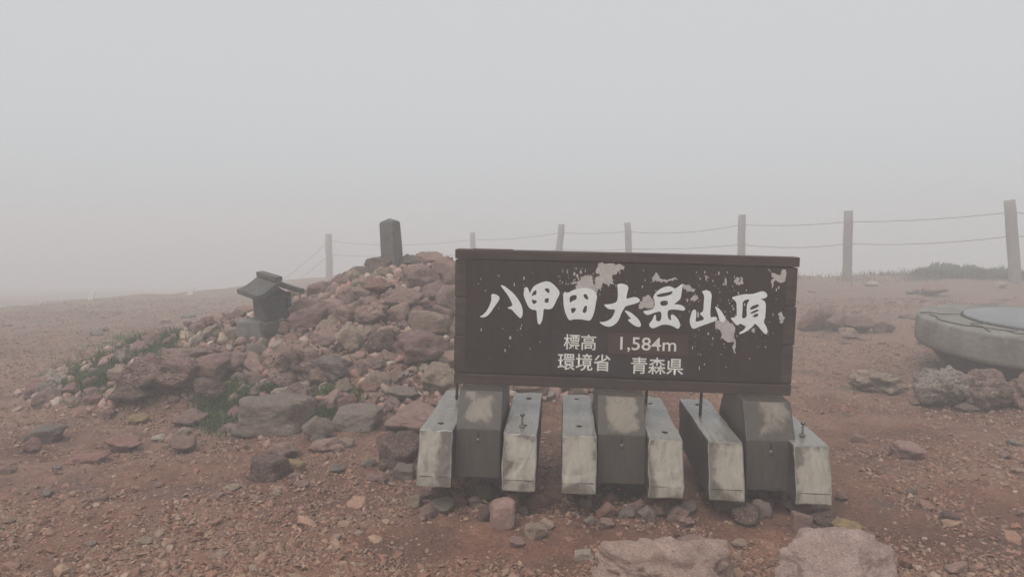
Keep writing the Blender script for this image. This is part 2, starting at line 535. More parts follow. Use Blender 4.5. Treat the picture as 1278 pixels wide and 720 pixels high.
sign = empty('summit_sign', label='weathered brown wooden summit sign board with white Japanese lettering on timber feet', cat='sign')
sign.matrix_world = SIGN
VB = 0.30        # front of the board behind the front of the feet
def bpt(px, py): return on_sign(px, py, VB)
uL = bpt(567, 400)[0]; uR = bpt(993, 410)[0]
wT = 0.5 * (bpt(567, 310)[1] + bpt(996, 322)[1]); wB = 0.5 * (bpt(565, 478)[1] + bpt(988, 494)[1])
TH = 0.085
hh = (wT - wB)
# board: top rail, three planks, bottom rail
rail = 0.045
link('top_rail', bm_mesh('top_rail', box_bm(uL, uR, VB - 0.007, VB + TH, wT - rail, wT, 0.005, 2, 0.0015, 3, 6)), M['plank'], sign)
link('bottom_rail', bm_mesh('bottom_rail', box_bm(uL + 0.002, uR - 0.006, VB - 0.008, VB + TH, wB, wB + rail * 1.15, 0.005, 2, 0.0015, 5, 6)), M['plank'], sign)
pz0, pz1 = wB + rail * 1.15 + 0.002, wT - rail - 0.002
for i in range(3):
    a = pz0 + (pz1 - pz0) * i / 3 + 0.0012
    b_ = pz0 + (pz1 - pz0) * (i + 1) / 3 - 0.0012
    link('plank', bm_mesh('plank', box_bm(uL + 0.003 * (i % 2), uR - 0.004 * ((i + 1) % 2), VB + 0.001, VB + TH - 0.004, a, b_, 0.006, 2, 0.001, 7 + i, 5)), M['plank'], sign)
uP0, uP1 = bpt(581, 400)[0], bpt(977, 410)[0]
PV = VB - 0.006
panel = link('panel', bm_mesh('panel', box_bm(uP0, uP1, PV, VB + 0.0005, pz0 + 0.003, pz1 - 0.003, 0.002, 1)), M['panel'], sign)
panel['label'] = 'dark brown painted panel with peeling paint'
top_strip = link('top_splinter', bm_mesh('top_splinter', box_bm(bpt(590, 309)[0], bpt(640, 309)[0], VB + 0.01, VB + 0.04, wT + 0.0005, wT + 0.004, 0.001, 1)), M['plank'], sign)

def chaikin(p, it=2):
    p = np.asarray(p, float)
    for _ in range(it):
        q = np.roll(p, -1, 0)
        p = np.stack([0.75 * p + 0.25 * q, 0.25 * p + 0.75 * q], 1).reshape(-1, 2)
    return p

def rough_edge(p, amp, seed, n=4):
    p = np.asarray(p, float)
    out = []
    for a, b_ in zip(p, np.roll(p, -1, 0)):
        for k in range(n): out.append(a + (b_ - a) * k / n)
    out = np.array(out)
    out[:, 0] += amp * fbm(out[:, 0] * 0.9, out[:, 1] * 0.9, None, 3, seed)
    out[:, 1] += amp * fbm(out[:, 0] * 0.9 + 50, out[:, 1] * 0.9, None, 3, seed + 9)
    return out

def flat_paint(name, loops, off, mat, th=0.0008, parent=None):
    """loops in photo pixels -> a thin paint film lying on the panel"""
    L3 = [[Vector((*[q for q in on_sign(px, py, PV)], 0)) for px, py in lp] for lp in loops]
    tris = tessellate_polygon(L3)
    flat = [v for lp in L3 for v in lp]
    n = len(flat)
    V = [(v.x, PV - off, v.y) for v in flat] + [(v.x, PV + 0.0002, v.y) for v in flat]
    Fs = [tuple(t) for t in tris]
    k = 0
    for lp in L3:
        m = len(lp)
        for i in range(m):
            a, b_ = k + i, k + (i + 1) % m
            Fs.append((a, b_, b_ + n, a + n))
        k += m
    me = bpy.data.meshes.new(name)
    me.from_pydata(V, [], Fs)
    bm = bmesh.new(); bm.from_mesh(me); bmesh.ops.recalc_face_normals(bm, faces=bm.faces)
    # make the film face the viewer (local -y)
    f0 = max(bm.faces, key=lambda f: f.calc_area())
    if f0.normal.y > 0: bmesh.ops.reverse_faces(bm, faces=bm.faces)
    bm.to_mesh(me); bm.free()
    return link(name, me, mat, parent or panel)

def crop(ox, oy, s, pts): return [(ox + a / s, oy + b_ / s) for a, b_ in pts]
C1 = (590, 340, 9.0); C2 = (690, 320, 7.2); C3 = (790, 340, 8.0); C4 = (850, 340, 7.2); C7 = (900, 310, 3.79)
CH = [
 (C1, [[(205,245),(245,240),(290,262),(305,285),(285,330),(240,390),(200,450),(160,492),(120,505),(72,497),(110,480),(150,440),(180,390),(205,330),(212,280)]]),
 (C1, [[(305,138),(350,148),(400,185),(460,235),(510,300),(545,360),(562,420),(560,480),(540,520),(500,485),(455,435),(440,415),(385,400),(410,385),(450,375),(430,320),(395,255),(350,195)]]),
 (C1, [[(575,215),(580,175),(600,160),(622,175),(632,215),(645,235),(660,190),(690,150),(740,125),(790,105),(845,97),(890,118),(940,165),(978,215),(970,260),(940,310),(915,370),(885,410),(840,415),(795,402),(792,470),(780,545),(750,592),(728,565),(720,480),(718,420),(670,420),(625,390),(600,330),(570,260)],
       [(660,270),(672,225),(712,190),(718,225),(712,250),(685,255)], [(808,180),(850,175),(862,200),(862,235),(840,225),(815,205)],
       [(665,300),(690,310),(720,315),(718,340),(680,358),(668,335)], [(805,295),(858,285),(850,330),(835,345),(797,325),(815,312)]]),
 (C2, [[(95,325),(112,315),(130,330),(175,305),(215,290),(280,280),(340,290),(385,325),(400,360),(385,420),(375,490),(350,560),(325,580),(270,565),(190,562),(148,577),(125,540),(100,470),(93,390)],
       [(150,360),(190,345),(215,350),(213,385),(175,400),(152,420)], [(272,345),(300,333),(320,375),(312,392),(283,372)],
       [(160,465),(210,460),(200,495),(172,515),(165,490)], [(270,480),(285,445),(308,440),(303,500),(280,510),(265,495)]]),
 (C2, [[(575,250),(620,242),(660,255),(682,275),(670,320),(655,385),(700,370),(750,362),(785,390),(775,412),(720,430),(655,445),(640,465),(615,510),(590,580),(545,620),(505,634),(455,620),(410,585),(450,590),(500,575),(535,545),(555,500),(560,472),(515,478),(480,460),(453,430),(500,430),(545,422),(578,405),(585,350),(582,290)]]),
 (C2, [[(640,480),(690,495),(735,530),(775,570),(793,610),(785,634),(750,630),(710,605),(665,565),(705,562),(690,545),(660,510)]]),
 (C3, [[(200,250),(215,215),(260,170),(310,145),(360,135),(400,150),(420,165),(480,120),(500,110),(490,160),(480,240),(470,270),(430,300),(405,318),(460,318),(505,335),(525,365),(505,383),(450,372),(400,368),(345,375),(345,440),(360,470),(385,480),(375,440),(385,415),(420,430),(450,465),(470,510),(465,555),(440,562),(400,535),(345,520),(290,520),(235,545),(195,560),(165,540),(160,510),(190,480),(210,430),(225,415),(232,450),(225,480),(270,490),(285,450),(280,385),(230,395),(180,415),(140,427),(110,405),(98,385),(150,378),(210,360),(218,320),(215,280)],
       [(225,228),(280,210),(340,200),(398,183),(388,218),(330,235),(260,247)], [(270,285),(350,278),(346,328),(275,335)]]),
 (C4, [[(180,170),(230,155),(278,180),(268,280),(258,410),(300,395),(325,405),(320,430),(240,460),(180,480),(110,510),(90,490),(75,440),(85,390),(100,345),(120,328),(138,345),(135,400),(128,445),(170,435),(205,425),(205,405),(160,365),(200,355),(203,280),(210,200)]]),
 (C4, [[(300,300),(345,325),(380,375),(402,420),(380,450),(345,440),(335,390),(320,345)]]),
 (C4, [[(445,225),(500,210),(560,195),(640,195),(690,180),(730,165),(765,180),(778,210),(760,230),(705,240),(730,245),(760,265),(762,320),(755,400),(740,450),(770,490),(778,540),(760,558),(730,530),(690,480),(660,455),(650,480),(600,520),(550,550),(510,545),(560,520),(590,480),(560,475),(530,455),(515,475),(490,470),(460,430),(440,405),(500,405),(500,330),(498,260)],
       [(553,252),(622,238),(593,280),(588,330),(592,400),(555,415),(546,400),(553,330)],
       [(620,318),(640,300),(698,282),(698,310),(620,340)], [(622,358),(696,326),(696,348),(622,376)], [(624,392),(694,362),(692,395),(650,404)]]),
]
for c, loops in CH:
    lp = [chaikin(crop(*c, l), 2 if k == 0 else 1) for k, l in enumerate(loops)]
    flat_paint('character', lp, 0.0016, M['white'])

PEEL = [
 (C2, [(405,60),(480,58),(560,65),(615,70),(640,100),(600,130),(565,165),(535,170),(545,240),(500,245),(450,240),(430,280),(395,310),(380,290),(370,220),(380,185),(430,160),(375,150),(400,110)]),
 (C2, [(250,190),(300,165),(350,190),(365,230),(385,290),(400,330),(350,330),(300,320),(230,330),(210,290),(220,240),(150,240),(190,225),(240,225)]),
 (C3, [(75,290),(110,245),(160,230),(200,270),(215,330),(180,360),(110,350),(60,355)]),
 (C4, [(305,440),(400,420),(450,445),(485,500),(480,550),(455,630),(400,610),(350,590),(365,530),(310,490)]),
 (C3, [(175,100),(230,5),(250,5),(265,60),(330,70),(430,50),(440,75),(350,95),(270,100),(230,85)]),
 (C7, [(220,97),(260,125),(285,125),(290,100),(308,98),(305,160),(285,165),(260,150),(240,185),(235,155),(250,140)]),
 (C7, [(275,310),(285,303),(298,325),(295,355),(275,345)]),
 (C3, [(505,118),(580,140),(630,180),(600,195),(520,170),(505,150)]),
 (C3, [(570,265),(620,210),(640,230),(640,275),(610,285)]),
 (C4, [(460,560),(475,560),(490,640),(480,720),(466,720),(468,640)]),
 (C4, [(470,90),(490,55),(520,40),(530,90),(550,30),(555,110),(510,105)]),
]
for k, (c, l) in enumerate(PEEL):
    flat_paint('peeled_patch', [rough_edge(crop(*c, l), 1.5, 60 + k, 5)], 0.0008, M['primer'])

# small flecks of lost paint: one film of many chips
bmf_V, bmf_F = [], []
def fleck(px, py, rx, ry, seed):
    rr = random.Random(seed); n = 7
    k = len(bmf_V)
    for i in range(n):
        a = 2 * math.pi * i / n
        s = rr.uniform(0.55, 1.2)
        u, w = on_sign(px + rx * s * math.cos(a), py + ry * s * math.sin(a), PV)
        bmf_V.append((u, PV - 0.0006, w))
    bmf_F.append(tuple(range(k, k + n)))
rf = random.Random(5)
for i in range(520):
    q = rf.random()
    if q < 0.30: px, py = rf.gauss(735, 26), rf.gauss(344, 13)
    elif q < 0.76: px, py = rf.gauss(892, 44), rf.gauss(378, 38)
    elif q < 0.80: px, py = rf.gauss(640, 14), rf.gauss(398, 12)
    else: px, py = rf.uniform(585, 974), rf.uniform(328, 470)
    if not (586 < px < 972 and 330 + (px - 580) * 0.03 < py < 452 + (px - 580) * 0.035): continue
    if 684 < px < 862 and 412 < py < 468 and rf.random() < 0.85: continue
    s = min(2.6, 0.36 * math.exp(rf.gauss(0.28, 0.66)))
    fleck(px, py, s * 0.9, s * rf.uniform(0.9, 3.2), i)
me = bpy.data.meshes.new('paint_flecks'); me.from_pydata(bmf_V, [], bmf_F)
bm = bmesh.new(); bm.from_mesh(me); bmesh.ops.recalc_face_normals(bm, faces=bm.faces)
for f in bm.faces:
    if f.normal.y > 0: f.normal_flip()
bm.to_mesh(me); bm.free()
tag(link('paint_flecks', me, M['primer'], panel), kind='stuff')

# caption overlays and captions
def overlay(px0, px1, py0, py1, mat, off):
    a = [(px0, py0), (px1, py0 + (px1 - px0) * 0.03), (px1, py1 + (px1 - px0) * 0.03), (px0, py1)]
    return flat_paint('caption_strip', [a], off, mat)
overlay(689, 756, 413, 439, M['plaque2'], 0.0011)
overlay(759, 859, 415, 441, M['plaque'], 0.0011)
overlay(689, 858, 441, 466, M['plaque2'], 0.0010)

def caption(text, px0, px1, py0, py1, bold=0.011):
    cu = bpy.data.curves.new('caption', 'FONT')
    cu.body = text; cu.size = 1; cu.offset = bold; cu.resolution_u = 3
    cu.fill_mode = 'FRONT'
    tmp = bpy.data.objects.new('caption_tmp', cu); COL.objects.link(tmp)
    bpy.context.view_layer.update()
    me = bpy.data.meshes.new_from_object(tmp.evaluated_get(bpy.context.evaluated_depsgraph_get()))
    bpy.data.objects.remove(tmp)
    co = np.array([v.co for v in me.vertices])
    lo, hi = co.min(0), co.max(0)
    pm, qm = 0.5 * (px0 + px1), 0.5 * (py0 + py1)
    u0, u1 = on_sign(px0, qm, PV)[0], on_sign(px1, qm, PV)[0]
    w0, w1 = on_sign(pm, py1, PV)[1], on_sign(pm, py0, PV)[1]
    for v in me.vertices:
        a = (v.co.x - lo[0]) / (hi[0] - lo[0]); b_ = (v.co.y - lo[1]) / (hi[1] - lo[1])
        v.co = Vector((u0 + (u1 - u0) * a, PV - 0.0019, w0 + (w1 - w0) * b_))
    me.materials.clear()
    return link('caption_text', me, M['cream'], panel)
caption('標高', 703.5, 744, 417, 436.5)
caption('1,584m', 774, 844, 421, 440, 0.008)
caption('環境省', 696, 762, 441, 462.5)
caption('青森県', 787.5, 853, 446, 467)

# feet
BW, BTOP, BBOT, BLEN = 0.15, 0.355, 0.122, 0.76
BEAM_PX = [(524, 545), (628, 549), (702, 552), (809, 555), (883, 563), (990, 564)]
beam_u = []
def beam_mesh(u0, jit):
    bm = bmesh.new()
    w = BW
    # side profile (v, w): slightly chamfered lower front
    prof = [(-0.078, BBOT), (-0.067, BBOT + 0.045), (0.0, BTOP), (BLEN, BTOP), (BLEN, BBOT)]
    L = [bm.verts.new((u0, v, z)) for v, z in prof]
    Rr = [bm.verts.new((u0 + w, v, z)) for v, z in prof]
    n = len(prof)
    sides = []
    for i in range(n):
        j = (i + 1) % n
        f = bm.faces.new((L[i], L[j], Rr[j], Rr[i]))
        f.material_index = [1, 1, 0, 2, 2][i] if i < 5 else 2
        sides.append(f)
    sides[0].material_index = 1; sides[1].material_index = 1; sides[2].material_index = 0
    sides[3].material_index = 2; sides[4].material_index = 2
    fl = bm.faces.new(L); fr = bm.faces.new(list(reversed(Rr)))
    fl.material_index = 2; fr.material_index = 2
    ed = [e for e in bm.edges if not (e.link_faces[0] in sides[:2] and e.link_faces[1] in sides[:2])]
    bmesh.ops.bevel(bm, geom=ed, offset=0.005, segments=2, affect='EDGES', profile=0.6)
    bmesh.ops.subdivide_edges(bm, edges=[e for e in bm.edges if e.calc_length() > 0.05], cuts=5, use_grid_fill=True)
    for v in bm.verts: v.co -= Vector((u0 + w / 2, 0, (BTOP + BBOT) / 2))
    co = np.array([v.co[:] for v in bm.verts])
    dd = np.stack([vnoise(co[:, 0] * 26 + jit * 9, co[:, 1] * 26, co[:, 2] * 26, jit * 3 + q) for q in range(3)], 1) * 0.0035
    for v, q in zip(bm.verts, dd): v.co += Vector(q)
    return bm_mesh('foot_beam', bm)
def disc_mesh(name, r, z0, z1, n=12):
    return lathe_mesh(name, [(0.0005, z0), (r, z0), (r, z1), (0.0005, z1)], n)
for k, (px, py) in enumerate(BEAM_PX):
    u = on_sign(px, py, 0)[0]
    beam_u.append(u)
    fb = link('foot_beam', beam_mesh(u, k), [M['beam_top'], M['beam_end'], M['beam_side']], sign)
    fb.location = (u + BW / 2, 0, (BTOP + BBOT) / 2); OFF = Vector(fb.location)
    for vv in (0.11, 0.62):
        ho = link('bolt_hole', disc_mesh('bolt_hole', 0.014, BTOP - 0.003, BTOP + 0.0012), M['hole'], fb)
        ho.location = Vector((u + BW * 0.5 + 0.01 * (k % 2), vv + 0.02 * (k % 3), 0)) - OFF
    seam = link('end_crack', bm_mesh('end_crack', box_bm(u + 0.012, u + BW - 0.01, -0.0682, -0.060, BBOT + 0.0445, BBOT + 0.0465, 0)), M['beam_side'], fb)
    seam.location = -OFF
for k, (bi, dv) in {0: (1, 0.09), 1: (5, 0.13)}.items():
    u = beam_u[bi] + BW * 0.52
    bl = link('anchor_bolt', tube_mesh('anchor_bolt', [(u, dv, BTOP - 0.02), (u, dv, BTOP + 0.075)], 0.005, 8), M['dull_zinc'], sign)
    nu = link('nut', disc_mesh('nut', 0.013, BTOP + 0.001, BTOP + 0.012, 6), M['dull_zinc'], bl); nu.location = (u, dv, 0)
    nu2 = link('nut', disc_mesh('nut', 0.010, BTOP + 0.055, BTOP + 0.064, 6), M['steel'], bl); nu2.location = (u, dv, 0)
for (px, py, vv) in ((570, 497, 0.56), (806, 508, 0.62), (874, 511, 0.42)):
    u = on_sign(px, py, vv)[0]
    link('anchor_rod', tube_mesh('anchor_rod', [(u, vv, BTOP - 0.02), (u + 0.004, vv, wB + 0.12)], 0.0075, 8), M['steel'], sign)
for bi, fu, vv in ((0, 0.62, 0.16), (1, 0.62, 0.10), (3, 0.5, 0.2), (5, 0.3, 0.15)):
    u = beam_u[bi] + BW * fu
    pts = [(u + 0.002 * (i % 2), vv, -0.04 + 0.2 * i / 14) for i in range(15)]
    link('threaded_rod', tube_mesh('threaded_rod', pts, [0.009 if i % 2 else 0.012 for i in range(15)], 8), M['steel'], sign)

# centre blocks carrying the board
BLK_PX = [((569, 545), (625, 545)), ((746, 551), (806, 551)), ((931, 556), (993, 556))]
for (a, b_) in BLK_PX:
    v0 = 0.07
    u0, u1 = on_sign(*a, v0)[0], on_sign(*b_, v0)[0]
    u1 = max(u1, u0 + 0.2) if u1 - u0 < 0.2 else u1
    bm = bmesh.new()
    prof = [(v0 - 0.03, BBOT + 0.01), (v0, 0.345), (v0 + 0.10, 0.50), (v0 + 0.45, 0.50), (v0 + 0.55, 0.345), (v0 + 0.55, BBOT + 0.01)]
    L = [bm.verts.new((u0, v, z)) for v, z in prof]; Rr = [bm.verts.new((u1, v, z)) for v, z in prof]
    fs = []
    for i in range(len(prof)):
        j = (i + 1) % len(prof); f = bm.faces.new((L[i], L[j], Rr[j], Rr[i])); fs.append(f)
    fs[0].material_index = 1; fs[1].material_index = 1
    bm.faces.new(L); bm.faces.new(list(reversed(Rr)))
    bmesh.ops.bevel(bm, geom=list(bm.edges), offset=0.005, segments=2, affect='EDGES', profile=0.6)
    uc = 0.5 * (u0 + u1)
    for v in bm.verts: v.co -= Vector((uc, 0, 0.345))
    blk = link('support_block', bm_mesh('support_block', bm), [M['block'], M['block_peel']], sign)
    blk.location = (uc, 0, 0.345); OFF = Vector(blk.location)
    bh = link('bolt_head', disc_mesh('bolt_head', 0.008, 0, 0.012, 8), M['dull_zinc'], blk)
    bh.location = Vector((uc, v0 - 0.004, 0.30)) - OFF; bh.rotation_euler = (R(90), 0, 0)
    spl = link('split', bm_mesh('split', box_bm(uc - 0.002, uc + 0.002, v0 - 0.0065, v0 + 0.03, BBOT + 0.13, 0.335, 0)), M['hole'], blk)
    spl.location = -OFF
    # added dark strip for the shaded recess between block and board
    link('shadow_strip', bm_mesh('shadow_strip', box_bm(u0 + 0.012, u1 - 0.012, VB - 0.06, VB + TH + 0.05, 0.501, wB - 0.001, 0.004, 1)), M['block'], sign)

# ------------------------------------------------------------------ rock shapes
def rock_mesh(name, seed, sub=4, planes=11, rough=0.16, boxy=0.0, squash=(1, 1, 1), pit=0.0):
    r0 = np.random.default_rng(seed)
    bm = bmesh.new(); bmesh.ops.create_icosphere(bm, subdivisions=sub, radius=1)
    co = np.array([v.co[:] for v in bm.verts]); fc = np.array([[v.index for v in f.verts] for f in bm.faces]); bm.free()
    d = co / np.linalg.norm(co, axis=1)[:, None]
    pl = r0.normal(size=(planes, 3)); pl /= np.linalg.norm(pl, axis=1)[:, None]
    off = r0.uniform(0.55, 0.98, planes)
    if boxy:
        ax = np.array([[1, 0, 0], [-1, 0, 0], [0, 1, 0], [0, -1, 0], [0, 0, 1], [0, 0, -1]], float) + r0.normal(size=(6, 3)) * 0.14
        ax /= np.linalg.norm(ax, axis=1)[:, None]
        pl = np.vstack([pl[:4], ax]); off = np.concatenate([r0.uniform(0.85, 1.05, min(4, planes)), r0.uniform(0.62, 0.74, 6)])
    q = d @ pl.T
    t = np.where(q > 0.05, off[None, :] / np.maximum(q, 0.05), 9.0)
    t = np.sort(np.concatenate([t, np.ones((len(d), 1)) * 1.05], 1), 1)
    k = 0.025
    w = np.exp(-(t - t[:, :1]) / k); rad = (t * w).sum(1) / w.sum(1) - 0.03
    s = seed * 3.17
    rad = rad * (1 + rough * fbm(d[:, 0] * 1.7 + s, d[:, 1] * 1.7, d[:, 2] * 1.7, 5, seed) * 0.7)
    rad = rad + rough * 0.35 * (np.abs(fbm(d[:, 0] * 5 + s, d[:, 1] * 5, d[:, 2] * 5, 3, seed + 5)) - 0.4)
    if pit:
        c = vnoise(d[:, 0] * 4 + s, d[:, 1] * 4, d[:, 2] * 4, seed + 9)
        rad = rad - pit * smooth(0.15, 0.55, c)
    v = d * rad[:, None]
    v = v / np.abs(v).max(0) * np.array(squash)
    me = np_mesh(name, v, fc)
    return me

ROCKS = {'angular': [], 'round': [], 'slab': [], 'pitted': []}
for i in range(14): ROCKS['angular'].append(rock_mesh('rock_angular', 100 + i, 4, 9 + i % 6, 0.27))
for i in range(7): ROCKS['round'].append(rock_mesh('rock_round', 200 + i, 4, 14, 0.18))
for i in range(6): ROCKS['slab'].append(rock_mesh('rock_slab', 300 + i, 4, 4, 0.15, boxy=1))
for i in range(6): ROCKS['pitted'].append(rock_mesh('rock_pitted', 400 + i, 4, 9, 0.34, pit=0.22))
ROCKS['boulder'] = [rock_mesh('rough_boulder', 512, 5, 13, 0.30), rock_mesh('smooth_boulder', 527, 5, 15, 0.17)]
for kk, ms in ROCKS.items():
    for q in ms: q.materials.append(M['pitted'] if kk == 'pitted' else M['rock'])

PAL = {'red': (0.40, 0.195, 0.15), 'pink': (0.54, 0.335, 0.275), 'brown': (0.40, 0.245, 0.20), 'dark': (0.15, 0.09, 0.075), 'grey': (0.33, 0.265, 0.22),
       'slate': (0.20, 0.17, 0.148), 'tan': (0.52, 0.385, 0.275), 'yellow': (0.54, 0.37, 0.165), 'pale': (0.64, 0.53, 0.435), 'purple': (0.37, 0.205, 0.18)}
def put_rock(shape, x, y, z, sx, sy, sz, color, parent=None, name='stone', rz=0.0, tilt=(0, 0), idx=None):
    ms = ROCKS[shape]
    me = ms[(idx if idx is not None else random.randrange(len(ms))) % len(ms)]
    o = bpy.data.objects.new(name, me); COL.objects.link(o)
    o.location = (x, y, z); o.scale = (sx, sy, sz)
    o.rotation_euler = (tilt[0], tilt[1], rz)
    c = PAL[color] if isinstance(color, str) else color
    j = random.uniform(0.95, 1.35)
    o.color = (c[0] * j, c[1] * j, c[2] * j, 1)
    if parent is not None: o.parent = parent
    return o

def rock_at(px, py, wpx, hpx, shape, color, parent=None, name='rock', depth=0.85, sink=0.22, rz=None, tilt=(0, 0), idx=None, lift=0.0, ymax=99.0):
    """a rock whose picture is centred on the pixel and wpx by hpx large, resting on the terrain"""
    x, y, z = [float(q[0]) for q in hit(px, py + hpx * 0.42)]
    while y > ymax:                       # the sight line passed over the crest: rest it on the crest instead
        py += 2; x, y, z = [float(q[0]) for q in hit(px, py + hpx * 0.42)]
    d = math.hypot(y, CAMZ - z)
    sx = wpx * d / F / 2; sz = max(hpx * d / F / 2, 0.01); sy = sx * depth
    y += sy * 0.55; z = h1(x, y)
    sz = sz * 1.05
    return put_rock(shape, x, y, z + sz * (1 - 2 * sink) + lift, sx, sy, sz, color, parent, name, random.uniform(-0.2, 0.2) if rz is None else rz, tilt, idx)

# ------------------------------------------------------------------ the rock mound
heap = empty('rock_mound', (-0.8, 7.0, 0), label='tall heap of reddish volcanic stones behind the sign', cat='rock heap')
heap_inv = (-0.8, 7.0, 0)
def to_heap(o):
    o.parent = heap
    o.matrix_parent_inverse = Matrix.Translation(heap_inv).inverted()
    return o
taken = []      # (x, y, z, r)
HERO = [  # px, py, w, h, shape, colour
 (336, 518, 100, 56, 'slab', 'grey'), (362, 462, 84, 60, 'pitted', 'pink'), (190, 480, 110, 56, 'pitted', 'purple'), (250, 470, 90, 44, 'angular', 'purple'), (225, 450, 70, 26, 'angular', 'brown'), (160, 500, 60, 30, 'angular', 'dark'),
 (415, 466, 56, 36, 'angular', 'slate'), (535, 405, 52, 36, 'slab', 'tan'), (436, 425, 44, 40, 'round', 'tan'),
 (472, 430, 40, 36, 'angular', 'dark'), (520, 442, 84, 48, 'angular', 'purple'), (541, 476, 56, 42, 'angular', 'tan'),
 (515, 521, 88, 44, 'angular', 'pink'), (497, 560, 54, 58, 'round', 'dark'), (442, 522, 62, 32, 'slab', 'grey'),
 (394, 537, 42, 36, 'round', 'grey'), (452, 338, 74, 24, 'round', 'slate'), (452, 518, 36, 22, 'angular', 'grey'),
 (478, 322, 52, 30, 'angular', 'dark'), (512, 322, 34, 22, 'angular', 'slate'), (534, 318, 38, 26, 'round', 'pink'),
 (392, 352, 36, 22, 'round', 'brown'), (368, 350, 40, 20, 'round', 'grey'), (425, 335, 34, 20, 'round', 'brown'),
 (520, 350, 60, 34, 'angular', 'brown'), (553, 340, 38, 42, 'round', 'pink'), (500, 375, 56, 40, 'angular', 'brown'),
 (462, 395, 46, 34, 'pitted', 'pink'), (495, 392, 34, 28, 'round', 'pink'), (516, 396, 30, 28, 'angular', 'red'),
 (547, 432, 30, 26, 'round', 'pale'), (385, 400, 56, 36, 'angular', 'purple'), (402, 425, 40, 24, 'round', 'pink'),
 (380, 440, 34, 20, 'round', 'tan'), (320, 416, 18, 15, 'round', 'yellow'), (275, 458, 60, 24, 'slab', 'brown'),
 (296, 474, 22, 16, 'round', 'grey'), (304, 486, 20, 15, 'round', 'pale'), (255, 492, 50, 34, 'angular', 'dark'),
 (150, 470, 34, 20, 'slab', 'tan'), (232, 522, 46, 26, 'angular', 'brown'),
 (330, 408, 30, 18, 'angular', 'brown'), (372, 392, 36, 26, 'angular', 'brown'), (352, 410, 34, 20, 'round', 'pink'), (296, 392, 26, 18, 'round', 'brown'), (440, 370, 44, 26, 'round', 'brown'), (412, 385, 36, 24, 'round', 'pink'),
 (470, 360, 42, 26, 'angular', 'red'), (430, 395, 34, 26, 'angular', 'brown'), (560, 378, 34, 40, 'angular', 'brown'),
 (470, 478, 34, 26, 'round', 'tan'), (493, 472, 30, 24, 'round', 'brown'), (452, 458, 26, 24, 'round', 'pink'),
 (455, 485, 36, 22, 'angular', 'red'), (500, 495, 44, 18, 'round', 'grey'), (560, 450, 30, 26, 'round', 'pink'),
 (660, 489, 50, 22, 'angular', 'brown'), (720, 494, 30, 16, 'round', 'dark'),
 (560, 505, 40, 24, 'round', 'pink'), (480, 545, 26, 20, 'round', 'red'), (430, 552, 22, 14, 'round', 'tan'),
]
for k, (px, py, w, h, s, c) in enumerate(HERO):
    o = to_heap(rock_at(px, py, w, h, s, c, name='stone', sink=0.2, idx=k, ymax=7.6))
    taken.append((o.location.x, o.location.y, o.location.z, o.scale.x * 0.9))
nst = len(HERO)
cols = ['red', 'pink', 'brown', 'brown', 'pink', 'pink', 'grey', 'tan', 'purple', 'red', 'pale', 'brown', 'pink', 'tan', 'red']
small = []
tries = 0
for radius, count in ((0.125, 30), (0.10, 80), (0.082, 150), (0.066, 240), (0.052, 380), (0.04, 600)):
    got = 0; t_ = 0
    while got < count and t_ < count * 40:
        t_ += 1
        x, y = random.uniform(-4.2, 1.6), random.uniform(4.3, 9.2)
        m = float(mound(np.array(x), np.array(y)))
        if m < 0.05 + 0.25 * radius and random.random() < 0.93: continue
        if m <= 0.0: continue
        if x < -2.2 and radius > 0.09: continue
        # stay out of the sign, shrine and pillar
        if y < 4.25 and x > -0.5: continue
        if math.hypot(x + 2.0, y - 6.0) < 0.24 or math.hypot(x + 1.16, y - 7.0) < 0.16: continue
        r = radius * random.uniform(0.85, 1.2)
        z = h1(x, y)
        if any((x - a) ** 2 + (y - b_) ** 2 + (z - c) ** 2 < (0.68 * (r + d)) ** 2 for a, b_, c, d in taken): continue
        taken.append((x, y, z, r)); got += 1
        small.append((x, y, z, r))
vis = sorted(small, key=lambda q: -(q[3] / math.hypot(q[0], q[1])) * (1 if q[1] < 7.6 else 0.3))
for (x, y, z, r) in vis[:300 - nst]:
    sh = random.choices(['angular', 'round', 'pitted', 'slab'], [7, 2, 2, 2])[0]
    to_heap(put_rock(sh, x, y, z + r * 0.25, r * random.uniform(0.95, 1.3), r * random.uniform(0.9, 1.15), r * random.uniform(0.7, 0.95), random.choice(cols),
                     None, 'stone', random.uniform(0, 6.28), (random.uniform(-.5, .5), random.uniform(-.5, .5))))

